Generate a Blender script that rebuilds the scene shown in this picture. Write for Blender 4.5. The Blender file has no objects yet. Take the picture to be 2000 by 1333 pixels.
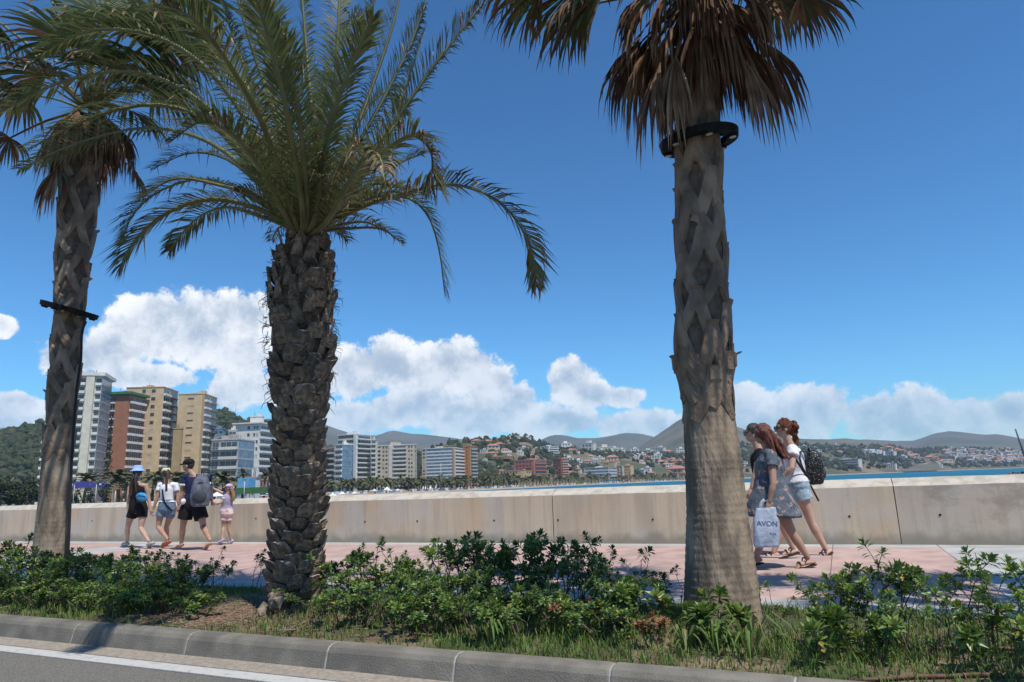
import bpy, bmesh, math, random
from mathutils import Vector, Matrix, noise, Quaternion
RAD = math.radians
S = bpy.context.scene
COL = S.collection
V = Vector

# ------------------------------------------------------------------ camera, sky, sun, exposure
PITCH, ROLL, CZ = RAD(11.87), RAD(-2.0), 1.04
SUN_AZ, SUN_EL = RAD(145), RAD(63)          # clockwise from +Y (the way the camera looks)
cam_d = bpy.data.cameras.new('camera'); cam = bpy.data.objects.new('camera', cam_d); COL.objects.link(cam)
cam_d.sensor_width = 36; cam_d.lens = 24; cam_d.clip_start = .05; cam_d.clip_end = 30000
CROT = Matrix.Rotation(math.pi/2 + PITCH, 3, 'X') @ Matrix.Rotation(ROLL, 3, 'Z')
CPOS = V((0, 0, CZ))
cam.matrix_world = Matrix.Translation(CPOS) @ CROT.to_4x4()
S.camera = cam
S.render.engine = 'CYCLES'
S.cycles.use_denoising = True
S.cycles.max_bounces = 8; S.cycles.diffuse_bounces = 3; S.cycles.glossy_bounces = 3
S.cycles.transparent_max_bounces = 8; S.cycles.volume_bounces = 0
S.cycles.sample_clamp_indirect = 6
S.view_settings.view_transform = 'Standard'; S.view_settings.look = 'None'
S.view_settings.exposure = 0.15; S.view_settings.gamma = 1

def ray(x, y):                                # direction of a point of the 2000 x 1333 photograph
    return CROT @ V(((x-1000)/1333.3, (666.5-y)/1333.3, -1))
def at(x, y, Y):
    d = ray(x, y); return CPOS + d*(Y/d.y)
def onz(x, y, z=0):
    d = ray(x, y); return CPOS + d*((z-CZ)/d.z)
def proj(p):
    q = CROT.transposed() @ (V(p)-CPOS); return (1000-1333.3*q.x/q.z, 666.5+1333.3*q.y/q.z)

SUN_DIR = V((math.sin(SUN_AZ)*math.cos(SUN_EL), math.cos(SUN_AZ)*math.cos(SUN_EL), math.sin(SUN_EL)))
sun_d = bpy.data.lights.new('sun', 'SUN'); sun = bpy.data.objects.new('sun', sun_d); COL.objects.link(sun)
sun_d.energy = 4.7; sun_d.angle = RAD(.5); sun_d.color = (1, .945, .86)
sun.rotation_euler = SUN_DIR.to_track_quat('Z', 'Y').to_euler()
sun.location = (0, -20, 40)

def azel(x, y):
    d = ray(x, y).normalized(); return math.atan2(d.x, d.y), math.asin(d.z)

def make_world():
    w = bpy.data.worlds.new('World'); S.world = w; w.use_nodes = True
    nt = w.node_tree; nt.nodes.clear()
    # cloud field as a node group: direction -> how deep inside a cloud
    g = bpy.data.node_groups.new('cloud_field', 'ShaderNodeTree')
    g.interface.new_socket('Dir', in_out='INPUT', socket_type='NodeSocketVector')
    g.interface.new_socket('F', in_out='OUTPUT', socket_type='NodeSocketFloat')
    N, L = g.nodes, g.links
    gi = N.new('NodeGroupInput'); go = N.new('NodeGroupOutput')
    def m(op, a, b=None, c=None):
        n = N.new('ShaderNodeMath'); n.operation = op
        for i, v in enumerate((a, b, c)):
            if v is None: continue
            if hasattr(v, 'links'): L.new(v, n.inputs[i])
            else: n.inputs[i].default_value = v
        return n.outputs[0]
    def vm(op, a, b):
        n = N.new('ShaderNodeVectorMath'); n.operation = op
        for i, v in enumerate((a, b)):
            if v is None: continue
            if hasattr(v, 'links'): L.new(v, n.inputs[i])
            else: n.inputs[i].default_value = v
        return n.outputs['Value'] if op == 'LENGTH' else n.outputs[0]
    sep = N.new('ShaderNodeSeparateXYZ'); L.new(gi.outputs[0], sep.inputs[0])
    az = m('ARCTAN2', sep.outputs[0], sep.outputs[1]); el = m('ARCSINE', sep.outputs[2])
    def tex(scale, detail, rough, off):
        n = N.new('ShaderNodeTexNoise'); n.inputs['Scale'].default_value = scale
        n.inputs['Detail'].default_value = detail; n.inputs['Roughness'].default_value = rough
        a = N.new('ShaderNodeVectorMath'); a.operation = 'ADD'; L.new(gi.outputs[0], a.inputs[0]); a.inputs[1].default_value = off
        L.new(a.outputs[0], n.inputs['Vector']); return n.outputs['Fac']
    n2 = tex(5, 2, .5, (7, 2, 9))
    cmb = N.new('ShaderNodeCombineXYZ'); L.new(az, cmb.inputs[0]); L.new(el, cmb.inputs[1])
    P = cmb.outputs[0]
    # cumulus heaps: photo pixel of the centre, half width, half height (pixels)
    B = [(300,640,95,75),(400,645,110,90),(470,620,110,65),(215,690,70,55),(140,700,80,50),(280,735,120,30),(475,690,90,60),
         (20,795,70,32),(0,635,38,28),(60,830,120,30),(460,765,70,45),(530,760,90,50),
         (700,735,80,65),(760,720,75,60),(850,720,80,60),(920,720,75,60),(960,745,55,45),(790,795,120,45),(1000,785,80,45),(920,820,110,45),(700,815,110,45),
         (1110,745,55,50),(1150,772,60,30),(1215,775,45,24),(1100,825,110,36),(1250,832,110,34),
         (1440,790,60,50),(1400,840,120,36),(1580,800,70,45),(1520,838,110,34),(1710,812,60,36),(1790,805,75,42),(1760,842,130,30),
         (1900,815,60,34),(1980,805,60,40),(1950,845,120,30),(2100,800,110,60),(2260,815,130,55),(-130,760,120,70),(-300,720,150,90)]
    cl = []
    for x, y, rx, ry in B:
        q = 1.3 if x > 1380 else .93 if x < 560 else 1.0; rx, ry = rx*q, ry*q
        a, e = azel(x, y); a2, _ = azel(x+rx, y); _, e2 = azel(x, y-ry)
        cl.append((a, e, max(abs(a2-a), .01)*1.0, max(abs(e2-e), .008)*1.0))
    F = None
    for a, e, ra, re in cl:
        n = N.new('ShaderNodeVectorMath'); n.operation = 'MULTIPLY_ADD'; L.new(P, n.inputs[0])
        n.inputs[1].default_value = (1/ra, 1/re, 0); n.inputs[2].default_value = (-a/ra, -e/re, 0)
        l = vm('LENGTH', n.outputs[0], None)
        F = l if F is None else m('SMOOTH_MIN', F, l, .25)
    F = m('SUBTRACT', 1.0, F)
    # the same kind of cloud goes on round the horizon outside the frame
    n3 = tex(3.2, 1, .5, (1, 5, 2))
    ring = m('SUBTRACT', m('MULTIPLY', m('SUBTRACT', n3, .42), 6.0), m('MULTIPLY', m('ABSOLUTE', m('SUBTRACT', el, .1)), 14.0))
    away = m('MULTIPLY', m('SUBTRACT', m('ABSOLUTE', az), .72), 6.0)
    F = m('MAXIMUM', F, m('MINIMUM', ring, away))
    F = m('MAXIMUM', F, -1.2)
    F = m('ADD', F, m('MULTIPLY', m('SUBTRACT', n2, .5), .7))
    L.new(F, go.inputs[0])
    N, L = nt.nodes, nt.links
    tc = N.new('ShaderNodeTexCoord'); DIR = tc.outputs['Generated']
    sky = N.new('ShaderNodeTexSky'); sky.sky_type = 'NISHITA'; sky.sun_disc = False
    sky.sun_elevation = SUN_EL; sky.sun_rotation = SUN_AZ; sky.air_density = 1.0; sky.dust_density = .0; sky.ozone_density = 10.0
    gm = N.new('ShaderNodeGamma'); gm.inputs[1].default_value = 1.36; L.new(sky.outputs[0], gm.inputs[0])
    gs = N.new('ShaderNodeVectorMath'); gs.operation = 'MULTIPLY'; L.new(gm.outputs[0], gs.inputs[0]); gs.inputs[1].default_value = (.58, .93, .84)
    gn = N.new('ShaderNodeGroup'); gn.node_tree = g; L.new(DIR, gn.inputs[0])
    def puff(off):
        a = N.new('ShaderNodeVectorMath'); a.operation = 'ADD'; L.new(DIR, a.inputs[0]); a.inputs[1].default_value = off
        n = N.new('ShaderNodeTexNoise'); n.inputs['Scale'].default_value = 16; n.inputs['Detail'].default_value = 8; n.inputs['Roughness'].default_value = .66
        L.new(a.outputs[0], n.inputs['Vector']); return n.outputs['Fac']
    p0 = puff((3.1, 1.7, .4)); p1 = puff((3.112, 1.696, .424))
    def mm(op, a, b, c=None):
        n = N.new('ShaderNodeMath'); n.operation = op
        for i, q in enumerate((a, b, c)):
            if q is None: continue
            if hasattr(q, 'links'): L.new(q, n.inputs[i])
            else: n.inputs[i].default_value = q
        return n.outputs[0]
    f0 = mm('ADD', gn.outputs[0], mm('MULTIPLY', mm('SUBTRACT', p0, .5), 2.05))
    def rng_(v, a, b, c, d, kind='SMOOTHSTEP'):
        n = N.new('ShaderNodeMapRange'); n.interpolation_type = kind; L.new(v, n.inputs[0])
        for i, q in enumerate((a, b, c, d)): n.inputs[i+1].default_value = q
        return n.outputs[0]
    den = rng_(f0, .0, .24, 0, .97)
    lit = rng_(mm('SUBTRACT', p0, p1), -.2, .16, 0, 1)          # billows: bright towards the sun, grey in the hollows
    thick = rng_(gn.outputs[0], .15, .75, 1, .1)
    mul = mm('ADD', mm('MULTIPLY', lit, .66), mm('MULTIPLY', thick, .34))
    cc = N.new('ShaderNodeMix'); cc.data_type = 'RGBA'
    L.new(mul, cc.inputs[0]); cc.inputs[6].default_value = (4.2, 5.2, 6.6, 1); cc.inputs[7].default_value = (11.2, 11.2, 11.2, 1)
    # far clouds thin out into the air near the horizon
    sep = N.new('ShaderNodeSeparateXYZ'); L.new(DIR, sep.inputs[0])
    low = rng_(sep.outputs[2], .0, .18, .62, 1)
    d2 = N.new('ShaderNodeMath'); d2.operation = 'MULTIPLY'; L.new(den, d2.inputs[0]); L.new(low, d2.inputs[1])
    mix = N.new('ShaderNodeMix'); mix.data_type = 'RGBA'
    L.new(d2.outputs[0], mix.inputs[0]); L.new(gs.outputs[0], mix.inputs[6]); L.new(cc.outputs[2], mix.inputs[7])
    bg = N.new('ShaderNodeBackground'); bg.inputs[1].default_value = .096
    out = N.new('ShaderNodeOutputWorld'); L.new(mix.outputs[2], bg.inputs[0]); L.new(bg.outputs[0], out.inputs[0])
make_world()
S.world.cycles.sampling_method = 'MANUAL'; S.world.cycles.sample_map_resolution = 512

# ------------------------------------------------------------------ helpers
class MB:
    """collects shapes; build() links them as ONE mesh object"""
    def __init__(s): s.v = []; s.f = []; s.m = []; s.sm = []
    def add(s, vs, fs, mi=0, smooth=False):
        o = len(s.v); s.v.extend(V(p) for p in vs)
        for f in fs: s.f.append(tuple(i+o for i in f)); s.m.append(mi); s.sm.append(smooth)
    def box(s, lo, hi, mi=0, M=None):
        (a, b, c), (d, e, f) = lo, hi
        vs = [V(p) for p in ((a,b,c),(d,b,c),(d,e,c),(a,e,c),(a,b,f),(d,b,f),(d,e,f),(a,e,f))]
        if M: vs = [M @ p for p in vs]
        s.add(vs, [(3,2,1,0),(4,5,6,7),(0,1,5,4),(1,2,6,5),(2,3,7,6),(3,0,4,7)], mi)
    def loft(s, rings, mi=0, smooth=True, caps=True):
        n = len(rings[0]); vs = [p for r in rings for p in r]; fs = []
        for i in range(len(rings)-1):
            for j in range(n):
                k = (j+1) % n; fs.append((i*n+j, i*n+k, (i+1)*n+k, (i+1)*n+j))
        if caps: fs.append(tuple(range(n-1, -1, -1))); fs.append(tuple((len(rings)-1)*n+j for j in range(n)))
        s.add(vs, fs, mi, smooth)
    def tube(s, pts, rad, n=6, mi=0, smooth=True, caps=True, ell=None, side=None):
        pts = [V(p) for p in pts]; rings = []
        if not hasattr(rad, '__len__'): rad = [rad]*len(pts)
        ref = None
        for i, p in enumerate(pts):
            t = (pts[min(i+1, len(pts)-1)] - pts[max(i-1, 0)]).normalized()
            if ref is None:
                ref = V(side) if side is not None else (V((1,0,0)) if abs(t.x) < .8 else V((0,1,0)))
            a = (ref - t*ref.dot(t)).normalized(); b = t.cross(a); ref = a
            ea, eb = (rad[i], rad[i]) if ell is None else (rad[i]*ell[0], rad[i]*ell[1])
            rings.append([p + a*math.cos(2*math.pi*j/n)*ea + b*math.sin(2*math.pi*j/n)*eb for j in range(n)])
        s.loft(rings, mi, smooth, caps)
    def capsule(s, pts, rad, n=10, **k):
        """tube with rounded ends: closed, good for remeshing"""
        pts = [V(p) for p in pts]; rad = list(rad)
        d0 = (pts[0]-pts[1]).normalized(); d1 = (pts[-1]-pts[-2]).normalized()
        P = []; Q = []
        for c, r in ((.95, .3), (.8, .6), (.45, .89)): P.append(pts[0]+d0*rad[0]*c); Q.append(rad[0]*r)
        P += pts; Q += rad
        for c, r in ((.45, .89), (.8, .6), (.95, .3)): P.append(pts[-1]+d1*rad[-1]*c); Q.append(rad[-1]*r)
        s.tube(P, Q, n, **k)
    def ball(s, c, r, mi=0, nu=10, nv=7, M=None):
        c = V(c); r = V(r) if hasattr(r, '__len__') else V((r, r, r)); rings = []
        for i in range(1, nv):
            th = math.pi*i/nv; ring = []
            for j in range(nu):
                ph = 2*math.pi*j/nu; d = V((math.sin(th)*math.cos(ph)*r.x, math.sin(th)*math.sin(ph)*r.y, -math.cos(th)*r.z))
                ring.append(c + (M @ d if M else d))
            rings.append(ring)
        s.loft(rings, mi, True, True)
    def mesh(s, name, mats):
        me = bpy.data.meshes.new(name); me.from_pydata(s.v, [], s.f)
        for q in (mats if isinstance(mats, (list, tuple)) else [mats]): me.materials.append(q)
        me.polygons.foreach_set('material_index', s.m); me.polygons.foreach_set('use_smooth', s.sm)
        me.update(); return me
    def build(s, name, mats, parent=None):
        if parent is not None and parent.get('_o') is not None:
            o = V(parent['_o']); s.v = [p-o for p in s.v]
        ob = link(name, s.mesh(name, mats), parent)
        if parent is not None and parent.get('_o') is not None: ob['_o'] = parent['_o']
        return ob
def link(name, me, parent=None):
    ob = bpy.data.objects.new(name, me); COL.objects.link(ob)
    if parent: ob.parent = parent
    return ob
def tag(o, label=None, cat=None, group=None, kind=None):
    if label: o['label'] = label
    if cat: o['category'] = cat
    if group: o['group'] = group
    if kind: o['kind'] = kind
    return o
def thing(name, label, cat, loc=(0,0,0), group=None):
    o = bpy.data.objects.new(name, None); COL.objects.link(o); o.location = loc; o['_o'] = list(loc)
    return tag(o, label, cat, group)
def copy_tree(o, parent=None):
    c = o.copy(); COL.objects.link(c); c.parent = parent
    for ch in list(o.children): copy_tree(ch, c)
    return c
def kid(name, me, parent, loc=(0,0,0), rot=None, scale=None):
    ob = link(name, me, parent); ob.location = loc
    if rot is not None: ob.rotation_euler = rot
    if scale is not None: ob.scale = scale if hasattr(scale, '__len__') else (scale,)*3
    return ob

def mat(name, c1, c2=None, scale=4, rough=.8, detail=5, bump=0, bscale=None, lo=.35, hi=.65, stretch=None, rand=0,
        c3=None, scale3=1, lo3=.55, hi3=.7, spec=.3, trans=0, metal=0, local=False, hsv=None):
    m = bpy.data.materials.new(name); m.use_nodes = True; nt = m.node_tree; N, L = nt.nodes, nt.links
    b = N['Principled BSDF']; b.inputs['Roughness'].default_value = rough; b.inputs['Metallic'].default_value = metal
    b.inputs['Specular IOR Level'].default_value = spec
    if local: src = N.new('ShaderNodeTexCoord').outputs['Object']
    else: src = N.new('ShaderNodeNewGeometry').outputs['Position']
    def tex(sc, st=None, det=detail):
        n = N.new('ShaderNodeTexNoise'); n.inputs['Scale'].default_value = sc; n.inputs['Detail'].default_value = det
        if st:
            q = N.new('ShaderNodeVectorMath'); q.operation = 'MULTIPLY'; L.new(src, q.inputs[0]); q.inputs[1].default_value = st; L.new(q.outputs[0], n.inputs['Vector'])
        else: L.new(src, n.inputs['Vector'])
        return n.outputs['Fac']
    def ramp(f, a, bb):
        n = N.new('ShaderNodeMapRange'); L.new(f, n.inputs[0]); n.inputs[1].default_value = a; n.inputs[2].default_value = bb; n.interpolation_type = 'SMOOTHSTEP'; return n.outputs[0]
    def mixc(f, a, bb):
        n = N.new('ShaderNodeMix'); n.data_type = 'RGBA'
        if hasattr(f, 'links'): L.new(f, n.inputs[0])
        else: n.inputs[0].default_value = f
        for i, q in ((6, a), (7, bb)):
            if hasattr(q, 'links'): L.new(q, n.inputs[i])
            else: n.inputs[i].default_value = (*q, 1)
        return n.outputs[2]
    col = None
    if c2 is not None: col = mixc(ramp(tex(scale, stretch), lo, hi), c1, c2)
    if c3 is not None: col = mixc(ramp(tex(scale3), lo3, hi3), col if col else c1, c3)
    if rand:
        oi = N.new('ShaderNodeObjectInfo'); h = N.new('ShaderNodeHueSaturation')
        mr = N.new('ShaderNodeMapRange'); L.new(oi.outputs['Random'], mr.inputs[0]); mr.inputs[3].default_value = 1-rand; mr.inputs[4].default_value = 1+rand
        L.new(mr.outputs[0], h.inputs['Value'])
        if col: L.new(col, h.inputs['Color'])
        else: h.inputs['Color'].default_value = (*c1, 1)
        col = h.outputs[0]
    if col: L.new(col, b.inputs['Base Color'])
    else: b.inputs['Base Color'].default_value = (*c1, 1)
    if bump:
        bn = N.new('ShaderNodeBump'); bn.inputs['Strength'].default_value = bump; bn.inputs['Distance'].default_value = .02
        L.new(tex(bscale or scale*4, stretch, 4), bn.inputs['Height']); L.new(bn.outputs[0], b.inputs['Normal'])
    if trans:
        t = N.new('ShaderNodeBsdfTranslucent'); mx = N.new('ShaderNodeMixShader'); mx.inputs[0].default_value = trans
        if col: L.new(col, t.inputs[0])
        else: t.inputs[0].default_value = (*c1, 1)
        L.new(b.outputs[0], mx.inputs[1]); L.new(t.outputs[0], mx.inputs[2]); L.new(mx.outputs[0], N['Material Output'].inputs[0])
    return m

# ------------------------------------------------------------------ road frame: s along the kerb, n away from the road
PHI = RAD(-24.8); DS = V((math.cos(PHI), math.sin(PHI), 0)); DN = V((-math.sin(PHI), math.cos(PHI), 0))
def SN(s, n, z=0): return DS*s + DN*n + V((0, 0, z))
def sn(p): return (V(p).dot(DS), V(p).dot(DN))
MSN = Matrix(((DS.x, DN.x, 0, 0), (DS.y, DN.y, 0, 0), (0, 0, 1, 0), (0, 0, 0, 1)))
def on_n(px, py, n):                          # the point of a photo ray that lies n metres from the road line
    d = ray(px, py); return CPOS + d*((n - CPOS.dot(DN))/d.dot(DN))
N_LINE0, N_LINE1, N_KERB0, N_KERB1, N_PATH, N_WALL = 3.60, 3.74, 3.96, 4.14, 6.12, 11.66
ZR = -.15
CRACK = sn(on_n(1752, 1000, N_WALL))[0]
# ------------------------------------------------------------------ materials of the setting
m_asphalt = mat('asphalt', (.125,.117,.10), (.225,.21,.182), 110, .9, 4, .6, 180, lo=.38, hi=.64, c3=(.135,.127,.112), scale3=.8, lo3=.5, hi3=.72)
m_gutter = mat('gutter_dust', (.36,.31,.25), (.26,.23,.19), 30, .95, 6, .6, 120)
m_line = mat('line_paint', (.47,.46,.43), (.34,.33,.31), 25, .7, 6, .2, 80, lo=.5, hi=.75)
m_kerb = mat('kerb_concrete', (.205,.188,.156), (.145,.134,.112), 5, .85, 8, .35, 90, c3=(.125,.115,.098), scale3=2.3, rand=.05)
m_mortar = mat('mortar', (.36,.35,.325), (.27,.26,.24), 30, .9)
m_soil = mat('soil', (.12,.085,.055), (.24,.18,.12), 3, .95, 8, .8, 60, c3=(.06,.075,.025), scale3=1.4, lo3=.42, hi3=.6)
m_pink = mat('pink_paving', (.48,.33,.28), (.36,.26,.225), 2.6, .8, 7, .15, 120, c3=(.47,.37,.33), scale3=.8, rand=.05)
m_grey = mat('grey_paving', (.42,.42,.40), (.34,.34,.33), 2.5, .8, 7, .15, 120, rand=.05)
m_joint = mat('paving_joint', (.22,.18,.16), (.3,.25,.22), 12, .95)
m_earth = mat('ground', (.22,.2,.16), (.3,.27,.21), .4, .95)
m_dark = mat('dark_hole', (.02,.02,.02), rough=.9)

def wall_mat():
    m = bpy.data.materials.new('sea_wall_concrete'); m.use_nodes = True; nt = m.node_tree; N, L = nt.nodes, nt.links
    b = N['Principled BSDF']; b.inputs['Roughness'].default_value = .85; b.inputs['Specular IOR Level'].default_value = .25
    geo = N.new('ShaderNodeNewGeometry')
    mp = N.new('ShaderNodeMapping'); mp.vector_type = 'TEXTURE'; mp.inputs['Rotation'].default_value = (0, 0, PHI); L.new(geo.outputs['Position'], mp.inputs[0])
    P = mp.outputs[0]
    def tex(sc, st, det=6, ro=.55):
        n = N.new('ShaderNodeTexNoise'); n.inputs['Scale'].default_value = sc; n.inputs['Detail'].default_value = det; n.inputs['Roughness'].default_value = ro
        q = N.new('ShaderNodeVectorMath'); q.operation = 'MULTIPLY'; L.new(P, q.inputs[0]); q.inputs[1].default_value = st; L.new(q.outputs[0], n.inputs['Vector']); return n.outputs['Fac']
    def rp(f, a, c, d=0, e=1):
        n = N.new('ShaderNodeMapRange'); L.new(f, n.inputs[0]); n.interpolation_type = 'SMOOTHSTEP'
        for i, q in enumerate((a, c, d, e)): n.inputs[i+1].default_value = q
        return n.outputs[0]
    def mx(f, a, c):
        n = N.new('ShaderNodeMix'); n.data_type = 'RGBA'; L.new(f, n.inputs[0])
        for i, q in ((6, a), (7, c)):
            if hasattr(q, 'links'): L.new(q, n.inputs[i])
            else: n.inputs[i].default_value = (*q, 1)
        return n.outputs[2]
    def mul(a, c):
        n = N.new('ShaderNodeMath'); n.operation = 'MULTIPLY'
        for i, q in enumerate((a, c)):
            if hasattr(q, 'links'): L.new(q, n.inputs[i])
            else: n.inputs[i].default_value = q
        return n.outputs[0]
    sep = N.new('ShaderNodeSeparateXYZ'); L.new(P, sep.inputs[0]); X, Z = sep.outputs[0], sep.outputs[2]
    streak = rp(tex(2.6, (1, 1, .10)), .36, .64)
    col = mx(streak, (.59,.485,.36), (.455,.38,.29))
    col = mx(mul(rp(tex(1.3, (1, 1, .35)), .5, .62), .85), col, (.565,.43,.29))          # rust-warm patches
    col = mx(mul(rp(tex(.9, (1, 1, .8)), .5, .6), .6), col, (.50,.48,.44))             # paler cement bloom
    right = rp(X, CRACK-.02, CRACK+.02)                                                          # the newer, greyer pour past the crack
    col = mx(mul(right, .55), col, (.46,.42,.36))
    blot = mul(rp(tex(1.1, (1, 1, 1.6), 8, .65), .5, .64), right); col = mx(mul(blot, .6), col, (.25,.215,.175))
    n2 = tex(3.5, (1, 1, .8)); zz = N.new('ShaderNodeMath'); zz.operation = 'MULTIPLY_ADD'; L.new(n2, zz.inputs[0]); zz.inputs[1].default_value = -.34; L.new(Z, zz.inputs[2])
    damp = rp(zz.outputs[0], -.14, .06, 1, 0); col = mx(mul(damp, .72), col, (.22,.20,.165))   # rising dirt at the foot
    fine = rp(tex(9, (1, 1, .06), 5), .5, .66); col = mx(mul(fine, .3), col, (.33,.265,.20))
    pit = rp(tex(38, (1, 1, 1), 2), .68, .72); col = mx(mul(pit, .6), col, (.2,.17,.14))
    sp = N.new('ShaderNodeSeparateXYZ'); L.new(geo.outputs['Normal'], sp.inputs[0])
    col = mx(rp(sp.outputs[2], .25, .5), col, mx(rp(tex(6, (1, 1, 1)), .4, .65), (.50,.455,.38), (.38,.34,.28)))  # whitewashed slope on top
    L.new(col, b.inputs['Base Color'])
    bn = N.new('ShaderNodeBump'); bn.inputs['Strength'].default_value = .22; bn.inputs['Distance'].default_value = .01
    L.new(tex(40, (1, 1, .6), 5), bn.inputs['Height']); L.new(bn.outputs[0], b.inputs['Normal'])
    return m
m_wall = wall_mat()

# ------------------------------------------------------------------ ground, road, kerb, bed, promenade
def sheet(name, s0, s1, n0, n1, z, m, kind='structure', ns=1):
    b = MB(); vs = []; fs = []
    for i in range(ns+1):
        s = s0 + (s1-s0)*i/ns; vs += [SN(s, n0, z), SN(s, n1, z)]
        if i: fs.append((2*i-2, 2*i, 2*i+1, 2*i-1))
    b.add(vs, fs); return tag(b.build(name, m), kind=kind)
sheet('ground', -400, 400, -300, 13.2, -.75, m_earth)
sheet('road', -120, 120, -9, N_KERB0+.02, ZR, m_asphalt)
b = MB(); b.box((-60, N_KERB0-.2, ZR+.002), (60, N_KERB0+.01, ZR+.006), 0, MSN); tag(b.build('gutter', m_gutter), kind='structure')
b = MB(); b.box((-60, N_LINE0, ZR+.002), (60, N_LINE1, ZR+.008), 0, MSN); tag(b.build('edge_line', m_line), kind='structure')

# kerb of separate stones, rounded shoulder, mortar joints
kerb = tag(thing('kerb', None, None), kind='structure')
prof = [(N_KERB1, -.3), (N_KERB1, -.006), (N_KERB1-.012, .004), (N_KERB0+.085, .002), (N_KERB0+.055, -.012), (N_KERB0+.036, -.04), (N_KERB0+.004, ZR-.02), (N_KERB0, -.3)]
sj = [sn(onz(x, y, -.02))[0] for x, y in ((112,1232),(630,1270),(872,1295),(1180,1322))]
STEP = .98
edges = []
s = sj[0]
while s > -16: s -= STEP*1.55; edges.append(s)
edges = edges[::-1] + [sj[0], (sj[0]+sj[1])/2, sj[1], sj[2], sj[3]]
s = sj[3]
while s < 14: s += STEP; edges.append(s)
for a, c in zip(edges, edges[1:]):
    b = MB(); a2, c2 = a+.006, c-.006; r0 = random.Random(int(a*91)); dz = r0.uniform(-.003, .003); dn = r0.uniform(-.004, .004)
    rings = [[SN(q, n+dn, z+dz) for n, z in prof] for q in (a2, a2+.012, c2-.012, c2)]
    for k in (0, 3):
        ctr = sum(rings[k], V())/len(prof); rings[k] = [p + (ctr-p).normalized()*.006 for p in rings[k]]
    b.loft(rings, 0, False); b.build('kerb_stone', m_kerb, kerb)
    b = MB(); rings = [[SN(q, n*.998+.008 + .004, z-.004) for n, z in prof] for q in (c-.006, c+.006)]; b.loft(rings, 0, False); b.build('mortar_joint', m_mortar, kerb)

# soil of the planting bed: an uneven sheet
def soil_z(s, n):
    e = min(max((n-N_KERB1)/.2, 0), 1)*min(max((N_PATH-n)/.2, 0), 1)
    return -.03 + e*(.035 + .035*noise.noise(V((s*.9, n*1.3, 0))) + .012*noise.noise(V((s*5, n*5, 3))))
def soil_sheet():
    b = MB(); ns, nn = 360, 22; vs = []; fs = []
    for i in range(ns+1):
        s = -22 + 40*i/ns
        for j in range(nn+1):
            n = N_KERB1-.01 + (N_PATH-N_KERB1+.02)*j/nn; vs.append(SN(s, n, soil_z(s, n)))
    for i in range(ns):
        for j in range(nn):
            a = i*(nn+1)+j; fs.append((a, a+nn+1, a+nn+2, a+1))
    b.add(vs, fs, 0, True); tag(b.build('planting_bed', m_soil), kind='structure')
soil_sheet()

# promenade: slabs with open joints over a bedding sheet
prom = sheet('promenade', -60, 40, N_PATH, N_WALL+.02, -.016, m_joint)
prom['_o'] = [0, 0, 0]
sR = sn(onz(1845, 1076))[0]; sL = sn(onz(150, 1076))[0]
slab_cache = {}
def slab(s0, s1, n0, n1, m):
    key = (round(s1-s0, 3), round(n1-n0, 3), m.name)
    if key not in slab_cache:
        b = MB(); w, d, g = (s1-s0)/2-.004, (n1-n0)/2-.004, .004
        lo = [(-w,-d,-.016),(w,-d,-.016),(w,d,-.016),(-w,d,-.016)]; mi = [(-w,-d,-.003),(w,-d,-.003),(w,d,-.003),(-w,d,-.003)]
        hi = [(-w+g,-d+g,0),(w-g,-d+g,0),(w-g,d-g,0),(-w+g,d-g,0)]
        b.loft([lo, mi, hi], 0, False); slab_cache[key] = b.mesh('paving_slab', m)
    c = SN((s0+s1)/2, (n0+n1)/2, random.uniform(-.0012, .0012))
    kid('paving_slab', slab_cache[key], prom, c, (random.uniform(-.0008, .0008), random.uniform(-.0008, .0008), PHI))
random.seed(5)
cols = []
s = sL - 8*1.27
grey_at = {0: sL, 1: sR}
cur = -24.0
while cur < 15:
    band = None
    for gs in (sL-15.6, sL, sR):
        if abs(cur-gs) < .02: band = gs
    if band is not None: cols.append((cur, cur+1.1, m_grey)); cur += 1.1; continue
    nxt = min([g for g in (sL-15.6, sL, sR) if g > cur+.02] + [99])
    k = max(1, round(min(nxt-cur, 12.8)/1.28)) if nxt < 99 else 99
    w = (nxt-cur)/k if nxt < 99 and nxt-cur < 12.8 else 1.28
    cols.append((cur, cur+w, m_pink)); cur += w
rows = [(N_PATH+.0, N_PATH+.42, 'g')] + [(N_PATH+.42+1.175*i, N_PATH+.42+1.175*(i+1), 'p') for i in range(4)] + [(N_PATH+5.12, N_WALL, 'g')]
for s0, s1, m in cols:
    for n0, n1, k in rows: slab(s0, s1, n0, n1, m_grey if k == 'g' else m)

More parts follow.
